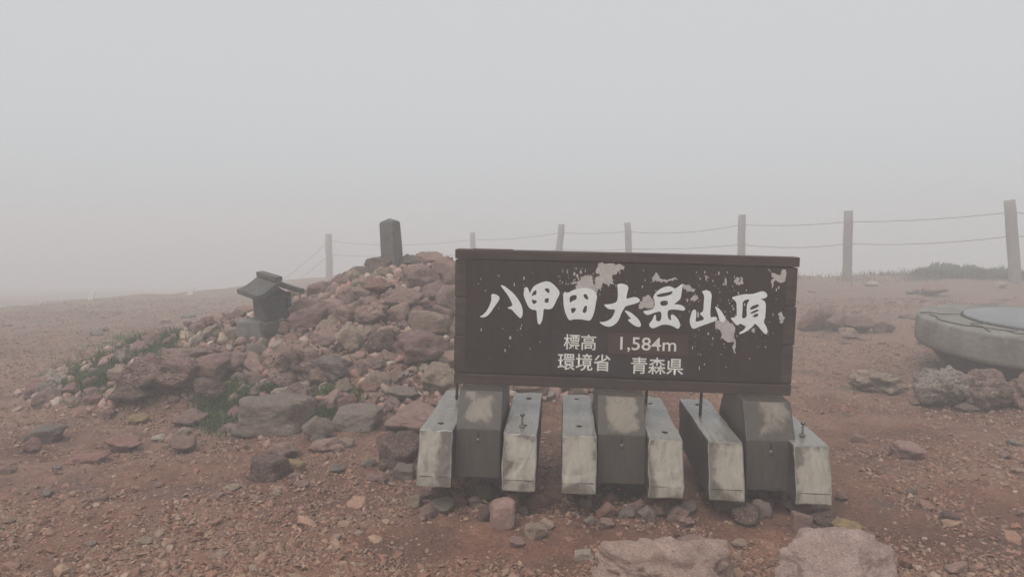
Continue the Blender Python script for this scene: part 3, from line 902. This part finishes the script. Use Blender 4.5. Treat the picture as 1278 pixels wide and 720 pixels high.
# ------------------------------------------------------------------ many small stones in one mesh
PEB = []
for i in range(10):
    bm = bmesh.new(); bmesh.ops.create_icosphere(bm, subdivisions=1, radius=1)
    co = np.array([v.co[:] for v in bm.verts]); fc = np.array([[v.index for v in f.verts] for f in bm.faces]); bm.free()
    r0 = np.random.default_rng(i)
    pl = r0.normal(size=(8, 3)); pl /= np.linalg.norm(pl, axis=1)[:, None]; off = r0.uniform(0.6, 0.95, 8)
    q = co @ pl.T
    t = np.where(q > 0.05, off / np.maximum(q, 0.05), 9).min(1)
    PEB.append((co * np.minimum(t, 1.05)[:, None] * r0.uniform(0.93, 1.07, (len(co), 1)), fc))
bm = bmesh.new(); bmesh.ops.create_icosphere(bm, subdivisions=0 + 1, radius=1); bm.free()
ICO0 = []
for i in range(10):
    bm = bmesh.new(); bmesh.ops.create_icosphere(bm, subdivisions=1, radius=1); bm.free()
    phi = (1 + 5 ** .5) / 2
    v = np.array([(-1, phi, 0), (1, phi, 0), (-1, -phi, 0), (1, -phi, 0), (0, -1, phi), (0, 1, phi), (0, -1, -phi), (0, 1, -phi), (phi, 0, -1), (phi, 0, 1), (-phi, 0, -1), (-phi, 0, 1)]) / 1.9
    f = np.array([(0, 11, 5), (0, 5, 1), (0, 1, 7), (0, 7, 10), (0, 10, 11), (1, 5, 9), (5, 11, 4), (11, 10, 2), (10, 7, 6), (7, 1, 8), (3, 9, 4), (3, 4, 2), (3, 2, 6), (3, 6, 8), (3, 8, 9), (4, 9, 5), (2, 4, 11), (6, 2, 10), (8, 6, 7), (9, 8, 1)])
    r0 = np.random.default_rng(50 + i)
    ICO0.append((v * r0.uniform(0.68, 1.12, (12, 1)) + r0.normal(size=(12, 3)) * 0.07, f))

OCTA = []
for i in range(12):
    r0 = np.random.default_rng(150 + i)
    v = np.array([(1, 0, 0), (0, 1, 0), (-1, 0, 0), (0, -1, 0), (0, 0, 1), (0, 0, -1)], float)
    v = v * r0.uniform(0.75, 1.25, (6, 1)) + r0.normal(size=(6, 3)) * 0.22
    OCTA.append((v, np.array([(0, 1, 4), (1, 2, 4), (2, 3, 4), (3, 0, 4), (1, 0, 5), (2, 1, 5), (3, 2, 5), (0, 3, 5)])))
PALS = np.array([PAL[c] for c in ('red', 'pink', 'brown', 'brown', 'pink', 'dark', 'grey', 'tan', 'red', 'pale', 'tan', 'purple')])
def pebbles(name, xs, ys, zs, rs, lib, mat, parent=None, flat=0.7, smooth_shade=False, pals=PALS):
    Vs, Fs, Cs = [], [], []
    base_i = 0
    pick = rng.integers(0, len(lib), len(xs))
    for k, (v, f) in enumerate(lib):
        s = np.where(pick == k)[0]
        if not len(s): continue
        n = len(s)
        a = rng.uniform(0, 6.28, n); ca, sa = np.cos(a)[:, None], np.sin(a)[:, None]
        sc = np.stack([rng.uniform(0.8, 1.35, n), rng.uniform(0.7, 1.1, n), rng.uniform(0.55, 1.0, n) * flat / 0.7 * 0.9], 1) * rs[s][:, None]
        tl = rng.normal(size=(n, 2)) * 0.3
        P = v[None] * sc[:, None, :]
        P[:, :, 2] += P[:, :, 0] * tl[:, :1] + P[:, :, 1] * tl[:, 1:]
        x = P[:, :, 0] * ca - P[:, :, 1] * sa + xs[s][:, None]
        y = P[:, :, 0] * sa + P[:, :, 1] * ca + ys[s][:, None]
        z = P[:, :, 2] + zs[s][:, None]
        Vs.append(np.stack([x, y, z], 2).reshape(-1, 3))
        Fs.append((f[None] + (np.arange(n) * len(v))[:, None, None] + base_i).reshape(-1, 3))
        c = pals[rng.integers(0, len(pals), n)] * rng.uniform(0.7, 1.2, (n, 1))
        Cs.append(np.repeat(c, len(v), 0))
        base_i += n * len(v)
    me = np_mesh(name, np.vstack(Vs), np.vstack(Fs), smooth_shade, np.vstack(Cs))
    return link(name, me, mat, parent)

rest = vis[300 - nst:]
COB = []
for i in range(12):
    m_ = rock_mesh('cobble', 600 + i, 2, 8 + i % 6, 0.25)
    v = np.zeros(len(m_.vertices) * 3); m_.vertices.foreach_get('co', v)
    f = np.array([p.vertices[:] for p in m_.polygons])
    COB.append((v.reshape(-1, 3), f)); bpy.data.meshes.remove(m_)
n = 9000
xs = rng.uniform(-4.3, 1.7, n); ys = rng.uniform(4.2, 9.0, n)
mm = mound(xs, ys)
ok = (mm > 0.02) & (rng.random(n) < 0.35 + 1.2 * mm)
xs, ys = xs[ok], ys[ok]
rs = 0.015 + 0.028 * rng.random(len(xs)) ** 1.8
o = pebbles('rubble', xs, ys, H(xs, ys) + rs * 0.35, rs, PEB, M['rubble'], pals=PALS * 0.72)
tag(to_heap(o), kind='stuff')
if rest:
    xs = np.array([q[0] for q in rest]); ys = np.array([q[1] for q in rest]); rs = np.array([q[3] for q in rest])
    o = pebbles('cobbles', xs, ys, H(xs, ys) + rs * 0.3, rs, COB, M['rubble'], flat=0.85, smooth_shade=True, pals=PALS * 0.85)
    tag(to_heap(o), kind='stuff')

# ------------------------------------------------------------------ gravel over the ground
def gravel(name, n, size_fn, lib, y0=372, y1=740, seed=0):
    px = rng.uniform(-200, 1480, n); py = y0 + (y1 - y0) * rng.random(n)
    x, y, z = hit(px, py)
    d = np.hypot(x, y)
    ok = (z - H(x, y) < 0.01) & (d < 34) & (mound(x, y) < 0.3)
    x, y, d = x[ok], y[ok], d[ok]
    dens = fbm(x * 1.1, y * 1.1, None, 4, 77)
    # trodden bare soil before the sign and to its right, gravel elsewhere
    bare = smooth(0.0, 1.0, 1.25 - np.hypot((x + 0.15) / 0.85, (y - 2.75) / 0.48)) + smooth(0.0, 1.0, 1.3 - np.hypot((x - 0.5) / 0.9, (y - 2.95) / 0.22)) + 0.95 * smooth(0.0, 1.0, 1.5 - np.hypot((x - 1.95) / 1.0, (y - 3.5) / 0.8))
    keep = rng.random(len(x)) < np.clip(0.90 + 1.1 * dens - 0.95 * bare, 0.06, 1)
    x, y, d = x[keep], y[keep], d[keep]
    r = size_fn(d, len(x))
    o = pebbles(name, x, y, H(x, y) + r * 0.25, r, lib, M['gravel'], pals=0.36 * PALS * 0.9 + 0.64 * np.array((0.245, 0.136, 0.086)))
    return tag(o, 'loose red brown gravel covering the summit ground', None, None, 'stuff')
gravel('gravel', 185000, lambda d, n: np.maximum(0.0032 + 0.0024 * rng.exponential(1.0, n), d * 0.0011), OCTA)
gravel('coarse_gravel', 12000, lambda d, n: np.clip(0.0045 + 0.0038 * rng.exponential(1.0, n), 0, 0.022) + d * 0.0007, ICO0)
gravel('small_stones', 900, lambda d, n: np.clip(0.009 + 0.0075 * rng.exponential(1.0, n), 0, 0.04) + d * 0.0006, PEB, 395, 740)

# ------------------------------------------------------------------ loose rocks lying on the ground
LOOSE = [  # px, py, w, h, shape, colour, label
 (842, 728, 200, 92, 'boulder', (0.55, 0.38, 0.31), 'large rough pinkish brown boulder in front of the sign feet'),
 (1056, 724, 156, 96, 'boulder', (0.62, 0.45, 0.385), 'large smooth pale pink boulder beside the yellowish stone row'),
 (627, 643, 32, 38, 'slab', 'pink', 'upright blocky pale pink stone under the second sign foot'),
 (668, 662, 30, 24, 'round', 'tan', 'rounded tan stone beside the upright pink block'),
 (520, 624, 22, 22, 'angular', 'tan', 'pointed light brown stone below the outermost foot beside the rock heap'),
 (757, 653, 20, 15, 'round', 'pink', 'small pinkish stone lying in front of the middle sign foot'),
 (331, 585, 46, 34, 'slab', 'dark', 'dark flat topped rock at the foot of the rock heap'),
 (365, 582, 26, 17, 'slab', 'yellow', 'small yellowish stone touching the dark flat topped rock'),
 (352, 563, 46, 24, 'angular', 'brown', 'orange brown rock behind the dark flat topped rock'),
 (400, 556, 40, 18, 'angular', 'pink', 'jagged pink rock beside the orange brown one'),
 (52, 543, 42, 22, 'slab', 'slate', 'grey flat stone lying alone on open gravel'),
 (34, 556, 26, 22, 'angular', 'red', 'reddish stone against the lone grey flat stone'),
 (150, 555, 46, 24, 'round', 'red', 'oval red rock on gravel beside the heap end'),
 (170, 523, 25, 17, 'round', 'yellow', 'round cream yellow stone below the dark red outcrop'),
 (194, 547, 22, 10, 'round', 'pale', 'flat whitish stone on gravel beside the oval red rock'),
 (229, 538, 17, 11, 'round', 'pale', 'small oval white stone near the brown angular rock'),
 (225, 556, 48, 26, 'angular', 'brown', 'brown angular rock at the low end of the heap'),
 (105, 573, 56, 14, 'angular', 'red', 'low orange red rock half buried in gravel'),
 (285, 535, 24, 14, 'round', 'pink', 'pinkish rounded stone in front of the grassy slab'),
 (1137, 563, 42, 26, 'round', 'pink', 'pinkish brown stone alone on the bare reddish soil'),
 (1188, 647, 26, 18, 'angular', 'dark', 'small dark stone alone on bare soil'),
 (1200, 710, 30, 16, 'angular', 'pink', 'small pale pink stone lying on the soil beyond the smooth boulder'),
 (1112, 478, 80, 36, 'pitted', 'tan', 'flat pale edged rock beside the round concrete table'),
 (1190, 486, 80, 60, 'pitted', (0.40, 0.33, 0.28), 'wide jagged pitted rock propping the near rim of the round concrete table'),
 (1240, 488, 70, 60, 'pitted', 'brown', 'large knobbly dark rock under the round concrete table'),
 (1290, 488, 60, 54, 'pitted', 'brown', 'brown pitted rock under the round table beyond the knobbly dark one'),
 (1150, 500, 26, 16, 'angular', 'brown', 'small brown stone before the jagged pitted rock at the table'),
 (1212, 508, 30, 14, 'round', 'brown', 'flat brown stone in front of the rocks under the table'),
 (1062, 662, 46, 22, 'angular', 'yellow', 'yellowish orange stone behind the smooth pale boulder'),
 (1030, 648, 34, 22, 'angular', 'dark', 'dark rough stone below the sign foot farthest from the heap'),
 (1084, 670, 22, 16, 'angular', 'brown', 'brown stone at the end of the yellowish stone'),
 (1002, 652, 24, 30, 'slab', 'brown', 'upright brown stone wedged below the farthest sign foot'),
 (938, 642, 44, 30, 'angular', 'dark', 'dark red rock below the fifth sign foot'),
 (856, 652, 22, 14, 'round', 'pink', 'small pink stone in front of the fourth sign foot'),
 (862, 676, 28, 16, 'round', 'pink', 'pink stone resting against the rough boulder'),
 (728, 694, 24, 13, 'slab', 'pale', 'pale flat chip lying on soil beside the rough boulder'),
 (420, 560, 18, 12, 'round', 'pink', 'round pink pebble in front of the jagged pink rock'),
 (466, 596, 26, 10, 'round', 'brown', 'flat brown stone on gravel before the dark boulder'),
 (490, 578, 40, 18, 'slab', 'dark', 'dark flat stone leaning below the dark heap boulder'),
 (504, 590, 30, 20, 'slab', 'grey', 'grey flat stone against the first sign foot'),
 (76, 712, 24, 12, 'round', 'tan', 'yellow brown pebble alone on coarse gravel'),
 (1012, 400, 32, 32, 'angular', 'red', 'red rock at the sign end of the low rock row on the plain'),
 (1032, 396, 32, 36, 'angular', 'pink', 'tallest pinkish rock of the low rock row on the plain'),
 (1052, 402, 34, 30, 'round', 'brown', 'rounded brown rock in the middle of the low rock row'),
 (1078, 405, 38, 26, 'angular', 'purple', 'wide purplish rock in the low rock row'),
 (1104, 407, 28, 20, 'round', 'brown', 'small brown rock at the table end of the low rock row'),
 (1062, 413, 26, 16, 'angular', 'pink', 'small pink rock in front of the low rock row'),
 (1168, 362, 44, 18, 'angular', 'purple', 'low dark purplish rock below the dwarf pine'),
 (1090, 354, 20, 8, 'round', 'pale', 'small pale rock near the upright fence post'),
 (1250, 356, 16, 10, 'round', 'pale', 'small pale rock at the leaning fence post'),
]
for k, (px, py, w, h, s, c, lab) in enumerate(LOOSE):
    o = rock_at(px, py, w, h, s, c, name='rock', idx=k, sink=0.18)
    tag(o, lab, 'rock', 'loose rocks on the ground')
WORD = {'red': 'red', 'pink': 'pink', 'brown': 'brown', 'dark': 'dark', 'grey': 'grey', 'tan': 'tan', 'purple': 'purplish', 'slate': 'slate grey', 'yellow': 'yellowish', 'pale': 'pale'}
# stones packed below the sign feet
for k in range(46):
    px = random.uniform(525, 1020); py = random.uniform(612, 640) + (px - 525) * 0.012
    s = random.uniform(14, 27)
    sh, c = random.choice(['round', 'angular', 'round']), random.choice(['dark', 'brown', 'purple', 'red', 'grey'])
    o = rock_at(px, py, s * 1.2, s, sh, c, name='rock', depth=0.9)
    under = ['sign foot group beside the rock heap', 'middle sign foot group', 'sign foot group away from the heap'][min(2, int((px - 525) / 165))]
    tag(o, '%s %s %s stone packed beneath the %s' % ('small' if s < 20 else 'fist sized', 'rounded' if sh == 'round' else 'angular', WORD[c], under), 'rock', 'stones packed beneath the sign')
for k in range(44):
    px, py = random.choice([(random.uniform(-20, 520), random.uniform(575, 700)), (random.uniform(1040, 1290), random.uniform(500, 700)), (random.uniform(250, 520), random.uniform(555, 620)), (random.uniform(520, 1000), random.uniform(640, 680))])
    s = random.uniform(9, 17)
    sh, c = random.choice(['round', 'angular']), random.choice(['red', 'brown', 'pink', 'tan', 'grey', 'brown'])
    o = rock_at(px, py, s * 1.3, s * 0.8, sh, c, name='rock')
    spot = 'gravel before the rock heap' if px < 520 else ('soil before the sign' if px < 1030 else 'soil before the concrete table')
    tag(o, '%s %s %s stone lying loose on the %s' % ('tiny' if s < 13 else 'small', 'rounded' if sh == 'round' else 'angular', WORD[c], spot), 'rock', 'small stones among the gravel')
for k in range(40):
    px, py = random.uniform(-20, 300), random.uniform(392, 440)
    if k > 16: px, py = random.uniform(1000, 1290), random.uniform(362, 430)
    s = random.uniform(7, 13)
    c = random.choice(['red', 'brown', 'pink', 'grey'])
    o = rock_at(px, py, s * 1.6, s * 0.6, 'angular', c, name='rock')
    tag(o, '%s hazy %s stone on the misty ground %s' % ('tiny' if s < 10 else 'small', WORD[c], 'below the pale marker stakes' if px < 600 else 'between the sign and the rope fence'), 'rock', 'stones on the misty ground')

# ------------------------------------------------------------------ stone pillar on the heap
px_, py_ = -1.15, 6.95
pz = h1(px_, py_)
pil = empty('stone_pillar', (px_, py_, pz), (R(1.5), R(-2.5), R(-22)), 'squat grey square stone pillar with low pointed top on the rock heap', 'pillar')
top = 1.31 - pz
bm = bmesh.new()
w = 0.076
rings = [(w * 1.04, -0.12), (w * 1.02, top * 0.5), (w * 0.97, top - 0.032), (w * 0.9, top - 0.022)]
prev = None
for hw, z in rings:
    cur = [bm.verts.new((sx * hw, sy * hw, z)) for sx, sy in ((-1, -1), (1, -1), (1, 1), (-1, 1))]
    if prev:
        for i in range(4): bm.faces.new((prev[i], prev[(i + 1) % 4], cur[(i + 1) % 4], cur[i]))
    prev = cur
ap = bm.verts.new((0, 0, top + 0.012))
for i in range(4): bm.faces.new((prev[i], prev[(i + 1) % 4], ap))
bmesh.ops.bevel(bm, geom=[e for e in bm.edges], offset=0.007, segments=2, affect='EDGES')
link('shaft', bm_mesh('shaft', bm), M['granite'], pil)

# ------------------------------------------------------------------ small shrine
sx0, sy0 = -2.0, 6.0
sz0 = 0.465
shr = empty('stone_shrine', (sx0, sy0, sz0), (R(4), R(-5), R(42)), 'small dark stone shrine with gabled roof on the side of the heap', 'shrine')
shr.scale = (0.90, 0.90, 0.78)
link('base', bm_mesh('base', box_bm(-0.17, 0.17, -0.17, 0.17, -0.10, 0.03, 0.01, 2)), M['shrine'], shr)
# body with a recessed front opening (front is local -y)
bw, bd, bh0, bh1 = 0.135, 0.115, 0.031, 0.30
for n_, a in (('side_wall', (-bw, -bw + 0.035, -bd, bd, bh0, bh1)), ('side_wall', (bw - 0.035, bw, -bd, bd, bh0, bh1)),
              ('back_wall', (-bw + 0.0355, bw - 0.0355, bd - 0.035, bd, bh0, bh1)), ('lintel', (-bw + 0.0355, bw - 0.0355, -bd + 0.002, -bd + 0.04, bh1 - 0.05, bh1)),
              ('door_slab', (-bw + 0.0355, bw - 0.0355, -bd + 0.03, -bd + 0.05, bh0, bh1 - 0.0505))):
    link(n_, bm_mesh(n_, box_bm(*a, 0.003, 1)), M['shrine'], shr)
# curved gabled roof, ridge along local y
prof = []
NS = 8
for i in range(-NS, NS + 1):
    t = i / NS
    a = abs(t)
    prof.append((t * 0.225, 0.295 + 0.135 * (1 - a) ** 1.35 + 0.012 * a ** 4))
V, Fq = [], []
ys_ = (-0.205, 0.235)
for yv in ys_:
    for (x, z) in prof: V.append((x, yv, z + 0.036))
    for (x, z) in prof: V.append((x, yv, z - 0.012))
m_ = len(prof)
for i in range(m_ - 1):
    Fq.append((i, i + 1, 2 * m_ + i + 1, 2 * m_ + i)); Fq.append((m_ + i, 3 * m_ + i, 3 * m_ + i + 1, m_ + i + 1))
    Fq.append((i, m_ + i, m_ + i + 1, i + 1)); Fq.append((2 * m_ + i, 2 * m_ + i + 1, 3 * m_ + i + 1, 3 * m_ + i))
for i in (0, m_ - 1): Fq.append((i, 2 * m_ + i, 3 * m_ + i, m_ + i))
me = bpy.data.meshes.new('roof'); me.from_pydata(V, [], Fq)
bm = bmesh.new(); bm.from_mesh(me); bpy.data.meshes.remove(me)
# gable filler below the roof
roof = link('roof', bm_mesh('roof', bm), M['shrine'], shr)
link('ridge', bm_mesh('ridge', box_bm(-0.035, 0.035, -0.19, 0.225, 0.456, 0.505, 0.006, 2)), M['shrine'], roof)
bm = bmesh.new()
tri = [(-0.12, 0.295), (0.12, 0.295), (0.0, 0.40)]
A = [bm.verts.new((x, -bd + 0.006, z)) for x, z in tri]; B = [bm.verts.new((x, bd - 0.006, z)) for x, z in tri]
bm.faces.new(A); bm.faces.new(list(reversed(B)))
for i in range(3): bm.faces.new((A[i], B[i], B[(i + 1) % 3], A[(i + 1) % 3]))
link('gable', bm_mesh('gable', bm), M['shrine'], shr)
# grey stone block in front of the shrine
x, y, z = [float(q[0]) for q in hit(312, 424)]
o = link('stone_block', bm_mesh('stone_block', box_bm(-0.13, 0.13, -0.1, 0.1, -0.08, 0.15, 0.012, 2, 0.006, 3, 2)), M['block_stone'])
o.location = (x, y + 0.1, z); o.rotation_euler = (0, R(2), R(12))
tag(o, 'pale grey squared stone block at the foot of the shrine', 'stone block')

# ------------------------------------------------------------------ round concrete table
tx, ty = (1322 - 639) / F * 6.1, 6.1
tz = h1(tx, ty)
TT = 0.372          # top height
tab = empty('concrete_table', (tx, ty, 0), (R(2.4), R(0.8), 0), 'round concrete table with dark grey disc plate on its cracked top', 'concrete table')
tab.scale = (1.16, 1.16, 1.16)
link('slab', lathe_mesh('slab', [(0.001, TT - 0.215), (0.86, TT - 0.215), (0.885, TT - 0.21), (0.897, TT - 0.195), (0.90, TT - 0.175), (0.90, TT - 0.02), (0.897, TT - 0.007), (0.885, TT), (0.60, TT + 0.004), (0.3, TT + 0.005), (0.001, TT + 0.005)], 160, 0.007), M['concrete'], tab)
link('pedestal', lathe_mesh('pedestal', [(0.84, TT - 0.214), (0.81, TT - 0.24), (0.76, TT - 0.30), (0.68, 0.0), (0.66, -0.2)], 64, 0.02), M['shaded_concrete'], tab)
pl_ = link('plate', lathe_mesh('plate', [(0.001, TT + 0.024), (0.57, TT + 0.024), (0.582, TT + 0.021), (0.585, TT + 0.016), (0.585, TT + 0.002)], 96), M['plate'], tab)
link('plate_rim', lathe_mesh('plate_rim', [(0.587, TT + 0.002), (0.587, TT + 0.012), (0.60, TT + 0.012), (0.606, TT + 0.003)], 96), M['crack'], tab)
def crack(pts, wdt=0.004):
    P = [(r * math.cos(R(a)), r * math.sin(R(a)), TT + 0.0045) for r, a in pts]
    link('crack', tube_mesh('crack', P, wdt, 6), M['crack'], tab)
crack([(0.62, 190), (0.70, 188), (0.74, 192), (0.72, 198), (0.80, 204), (0.85, 208)])
crack([(0.80, 172), (0.84, 178), (0.82, 186), (0.80, 192), (0.74, 200), (0.72, 208), (0.66, 214)])
crack([(0.61, 222), (0.70, 226), (0.76, 224), (0.84, 229), (0.885, 231)])
crack([(0.70, 208), (0.76, 216), (0.73, 224)], 0.003)
crack([(0.61, 150), (0.74, 155), (0.82, 152), (0.88, 156)], 0.004)
crack([(0.82, 160), (0.80, 168), (0.84, 176)], 0.005)

# ------------------------------------------------------------------ rope fence
fence = empty('rope_fence', (2, 19, 0), label='line of weathered log posts joined by two sagging ropes in the mist', cat='fence')
FI = Matrix.Translation((2, 19, 0)).inverted()
def fpart(o):
    o.parent = fence; o.matrix_parent_inverse = FI; return o
# px at top, top py, distance, lean x (px bottom - px top per post), radius
POSTS = [(px, py, d * 1.3, ln, r * 1.3) for px, py, d, ln, r in ((410, 292, 21.5, 0, 0.098), (590, 290, 21.0, 0, 0.078), (701, 280, 18.0, -6, 0.080), (783, 278, 17.0, 5, 0.077), (926, 268, 15.0, 1, 0.078), (1059, 263, 13.5, 2, 0.080), (1260, 250, 12.4, 16, 0.088), (1520, 244, 11.5, 4, 0.085))]
tops = []
for (px, py, d, lean, r) in POSTS:
    dx, dy, dz = ray(px, py); t = d / dy
    T = Vector((float(dx * t), d, float(CAMZ + dz * t)))
    bx_ = T.x + lean * d / F
    Bz = h1(bx_, d) - 0.25
    n = 7; pts = []
    for i in range(n):
        f = i / (n - 1)
        pts.append((bx_ + (T.x - bx_) * f + 0.008 * math.sin(i * 2.1 + px), d + 0.006 * math.cos(i * 1.7 + px), Bz + (T.z - Bz) * f))
    rad = [r * (1.06 - 0.06 * i / (n - 1)) for i in range(n)]
    rad[-1] = r * 0.97
    me = tube_mesh('post', pts, rad, 14)
    fpart(link('post', me, M['log']))
    tops.append((Vector((bx_, d, Bz)), T, r))
def along(k, drop):
    B, T, r = tops[k]; ax = (B - T).normalized(); return T + ax * drop
for k in range(len(tops) - 1):
    for drop in (0.27, 0.80):
        a, b_ = along(k, drop), along(k + 1, drop)
        L_ = (b_ - a).length
        pts = []
        for i in range(15):
            f = i / 14
            p = a.lerp(b_, f); p.z -= 0.10 * L_ / 3 * 4 * f * (1 - f) * (0.7 + 0.3 * math.sin(k * 2 + drop * 7))
            pts.append(p)
        fpart(link('rope', tube_mesh('rope', pts, 0.0085, 6), M['rope']))
for drop in (0.27, 0.80):
    a = along(0, drop); b_ = Vector((-9.6 + drop, 28.6, h1(-9.6, 28.6) - 0.02))
    pts = [a.lerp(b_, i / 14) - Vector((0, 0, 0.25 * (i / 14) * (1 - i / 14))) for i in range(15)]
    fpart(link('rope', tube_mesh('rope', pts, 0.0085, 6), M['rope']))

# pale leaning marker boards far in the mist
for k, (px, py, d, lab) in enumerate([(113, 372, 17.0, 'short pale leaning marker stake on the misty ridge away from the shrine'), (237, 366, 17.5, 'short pale leaning marker stake on the misty ridge behind the shrine')]):
    x, d, z = [float(q[0]) for q in hit(px, py + 2)]
    me = bm_mesh('marker_stake', box_bm(-0.055, 0.055, -0.03, 0.03, -0.2, 0.22, 0.008, 2))
    o = link('marker_stake', me, M['marker'])
    o.location = (x, d, z); o.rotation_euler = (0, R(18), R(10))
    k_ = d / 17.0; o.scale = (k_, k_, k_)
    tag(o, lab, 'marker')

# ------------------------------------------------------------------ grass and scrub
def blades(name, roots, height, width, spread, cols, mat, parent=None, seed=0, nseg=3):
    r0 = np.random.default_rng(seed)
    roots = np.asarray(roots, float); n = len(roots)
    hgt = height * r0.uniform(0.25, 1.15, n) * (0.8 + 0.5 * vnoise(roots[:, 0] * 7, roots[:, 1] * 7, None, seed)); a = r0.uniform(0, 6.28, n); lean = np.abs(r0.normal(0, spread, n))
    dirx, diry = np.cos(a), np.sin(a)
    fa = a + 1.57 + r0.normal(0, 0.5, n)
    wx, wy = np.cos(fa) * width, np.sin(fa) * width
    rows = []
    for s in range(nseg + 1):
        t = s / nseg
        cx = roots[:, 0] + dirx * lean * hgt * t ** 1.7
        cy = roots[:, 1] + diry * lean * hgt * t ** 1.7
        cz = roots[:, 2] + hgt * t * (1 - 0.25 * lean * t)
        k = (1 - t) ** 0.7 if s < nseg else 0.04
        rows.append(np.stack([cx - wx * k, cy - wy * k, cz], 1)); rows.append(np.stack([cx + wx * k, cy + wy * k, cz], 1))
    V = np.stack(rows, 1).reshape(-1, 3); per = 2 * (nseg + 1)
    q = np.array([(2 * s, 2 * s + 1, 2 * s + 3, 2 * s + 2) for s in range(nseg)])
    Fq = (q[None] + (np.arange(n) * per)[:, None, None]).reshape(-1, 4)
    c = np.array(cols)[r0.integers(0, len(cols), n)] * r0.uniform(0.75, 1.25, (n, 1))
    return link(name, np_mesh(name, V, Fq, True, np.repeat(c, per, 0)), mat, parent)

GREEN = [(0.07, 0.125, 0.03), (0.09, 0.15, 0.038), (0.058, 0.105, 0.028), (0.115, 0.16, 0.048), (0.14, 0.145, 0.06), (0.18, 0.16, 0.085)]
OLIVE = [(0.15, 0.155, 0.09), (0.12, 0.13, 0.07), (0.18, 0.165, 0.10), (0.10, 0.12, 0.06)]
def clump(pxs, n, hgt, label, cols=GREEN, wpx=20, hpx=10, seed=0, width=0.004, spread=0.7):
    r0 = np.random.default_rng(seed)
    c = [hit(px, py) for px, py in pxs]
    cx = np.mean([float(q[0][0]) for q in c]); cy = np.mean([float(q[1][0]) for q in c])
    root = empty('grass_clump', (cx, cy, h1(cx, cy)), label=label, cat='grass', group='grass clumps on the heap')
    k = r0.integers(0, len(pxs), n)
    px = np.array([p[0] for p in pxs])[k] + r0.normal(0, wpx * 0.5, n)
    py = np.array([p[1] for p in pxs])[k] + r0.normal(0, hpx * 0.5, n)
    x, y, z = hit(px, py)
    o = blades('blades', np.stack([x, y, H(x, y) + 0.015], 1), hgt, width, spread, cols, M['leaf'], None, seed)
    o.parent = root; o.matrix_parent_inverse = Matrix.Translation(root.location).inverted()
    o['kind'] = 'stuff'
    return root
clump([(276, 512), (272, 522), (284, 498), (292, 506)], 6000, 0.09, 'bright green grass clump left of the flat grey slab', seed=1, wpx=26, hpx=22, width=0.0035)
clump([(330, 490), (322, 494), (338, 492)], 1500, 0.08, 'thin green grass strip between the pitted rock and the slab', seed=2, wpx=20, hpx=6)
clump([(405, 508), (420, 500), (395, 512), (412, 515)], 5200, 0.07, 'low green plants beside the grey slab and slate rock', seed=3, wpx=34, hpx=16)
clump([(118, 466), (112, 476), (128, 462)], 7000, 0.085, 'green grass clump at the low end of the rock heap', seed=4, wpx=30, hpx=18)
clump([(178, 436), (165, 444), (192, 432)], 7000, 0.085, 'hazy green grass clump on the low shoulder of the heap', seed=5, wpx=42, hpx=14)
clump([(150, 452), (135, 456), (215, 420)], 700, 0.10, 'sparse olive grass between the two hazy grass clumps', OLIVE, seed=6, wpx=26, hpx=8)

# ragged scrub along the edge of the plain
n = 9000
sx = rng.uniform(4.6, 18, n); sy = 19.2 + rng.normal(0, 0.8, n) - 0.05 * (sx - 4)
keep = rng.random(n) < np.clip(0.55 + 0.9 * fbm(sx * 1.3, sy * 0.5, None, 3, 91), 0.08, 1)
sx, sy = sx[keep], sy[keep]
tag(blades('scrub', np.stack([sx, sy, H(sx, sy) - 0.02], 1), 0.22, 0.012, 0.6, OLIVE, M['leaf'], None, 21, 2), 'ragged low scrub along the misty edge of the plain', None, None, 'stuff')

def dwarf_pine(cx, cy, rx, ry, rz, label, seed):
    r0 = np.random.default_rng(seed)
    z0 = h1(cx, cy)
    root = empty('dwarf_pine', (cx, cy, z0), label=label, cat='shrub', group='dwarf pines at the edge of the plain')
    for k in range(5):
        a = k * 1.26 + 0.3
        e = (0.6 * rx * math.cos(a), 0.6 * ry * math.sin(a), rz * 0.6)
        link('stem', tube_mesh('stem', [(0, 0, -0.05), (e[0] * 0.5, e[1] * 0.5, rz * 0.25), e], [0.03, 0.02, 0.008], 6), M['bark'], root)
    n = 3600
    a = r0.uniform(0, 6.28, n); rr = r0.random(n) ** 0.5
    x = rx * rr * np.cos(a); y = ry * rr * np.sin(a)
    lump = 0.75 + 0.45 * fbm(x * 2.4, y * 2.4, None, 3, seed)
    z = rz * np.clip(1 - rr ** 2.2, 0, 1) * lump * r0.uniform(0.35, 1.0, n)
    blades('crown', np.stack([x, y, z], 1), 0.14, 0.015, 0.8, [(0.075, 0.095, 0.05), (0.095, 0.105, 0.06), (0.12, 0.12, 0.075)], M['leaf'], root, seed, 2)
dwarf_pine((1190 - 639) / F * 17.8, 17.8, 1.05, 0.8, 0.33, 'low domed dark dwarf pine behind the rope fence', 3)
dwarf_pine((1245 - 639) / F * 17.6, 17.6, 0.85, 0.7, 0.2, 'flat spreading dwarf pine next to the leaning fence post', 4)

# ------------------------------------------------------------------ mist
zmin = float(Z.min())
bm = box_bm(-200, 200, -50, 220, zmin - 1.0, 2.05, 0)
hz = link('haze', bm_mesh('haze', bm))
hm = bpy.data.materials.new('mist'); hm.use_nodes = True
t = hm.node_tree; t.nodes.clear()
pv = t.nodes.new('ShaderNodeVolumePrincipled')
pv.inputs['Color'].default_value = (0.952, 0.965, 0.978, 1)
pv.inputs['Density'].default_value = HAZE_DENSITY
pv.inputs['Anisotropy'].default_value = 0.0
out = t.nodes.new('ShaderNodeOutputMaterial')
t.links.new(pv.outputs[0], out.inputs['Volume'])
hz.data.materials.append(hm)
tag(hz, 'pale mist over the whole summit', None, None, 'stuff')
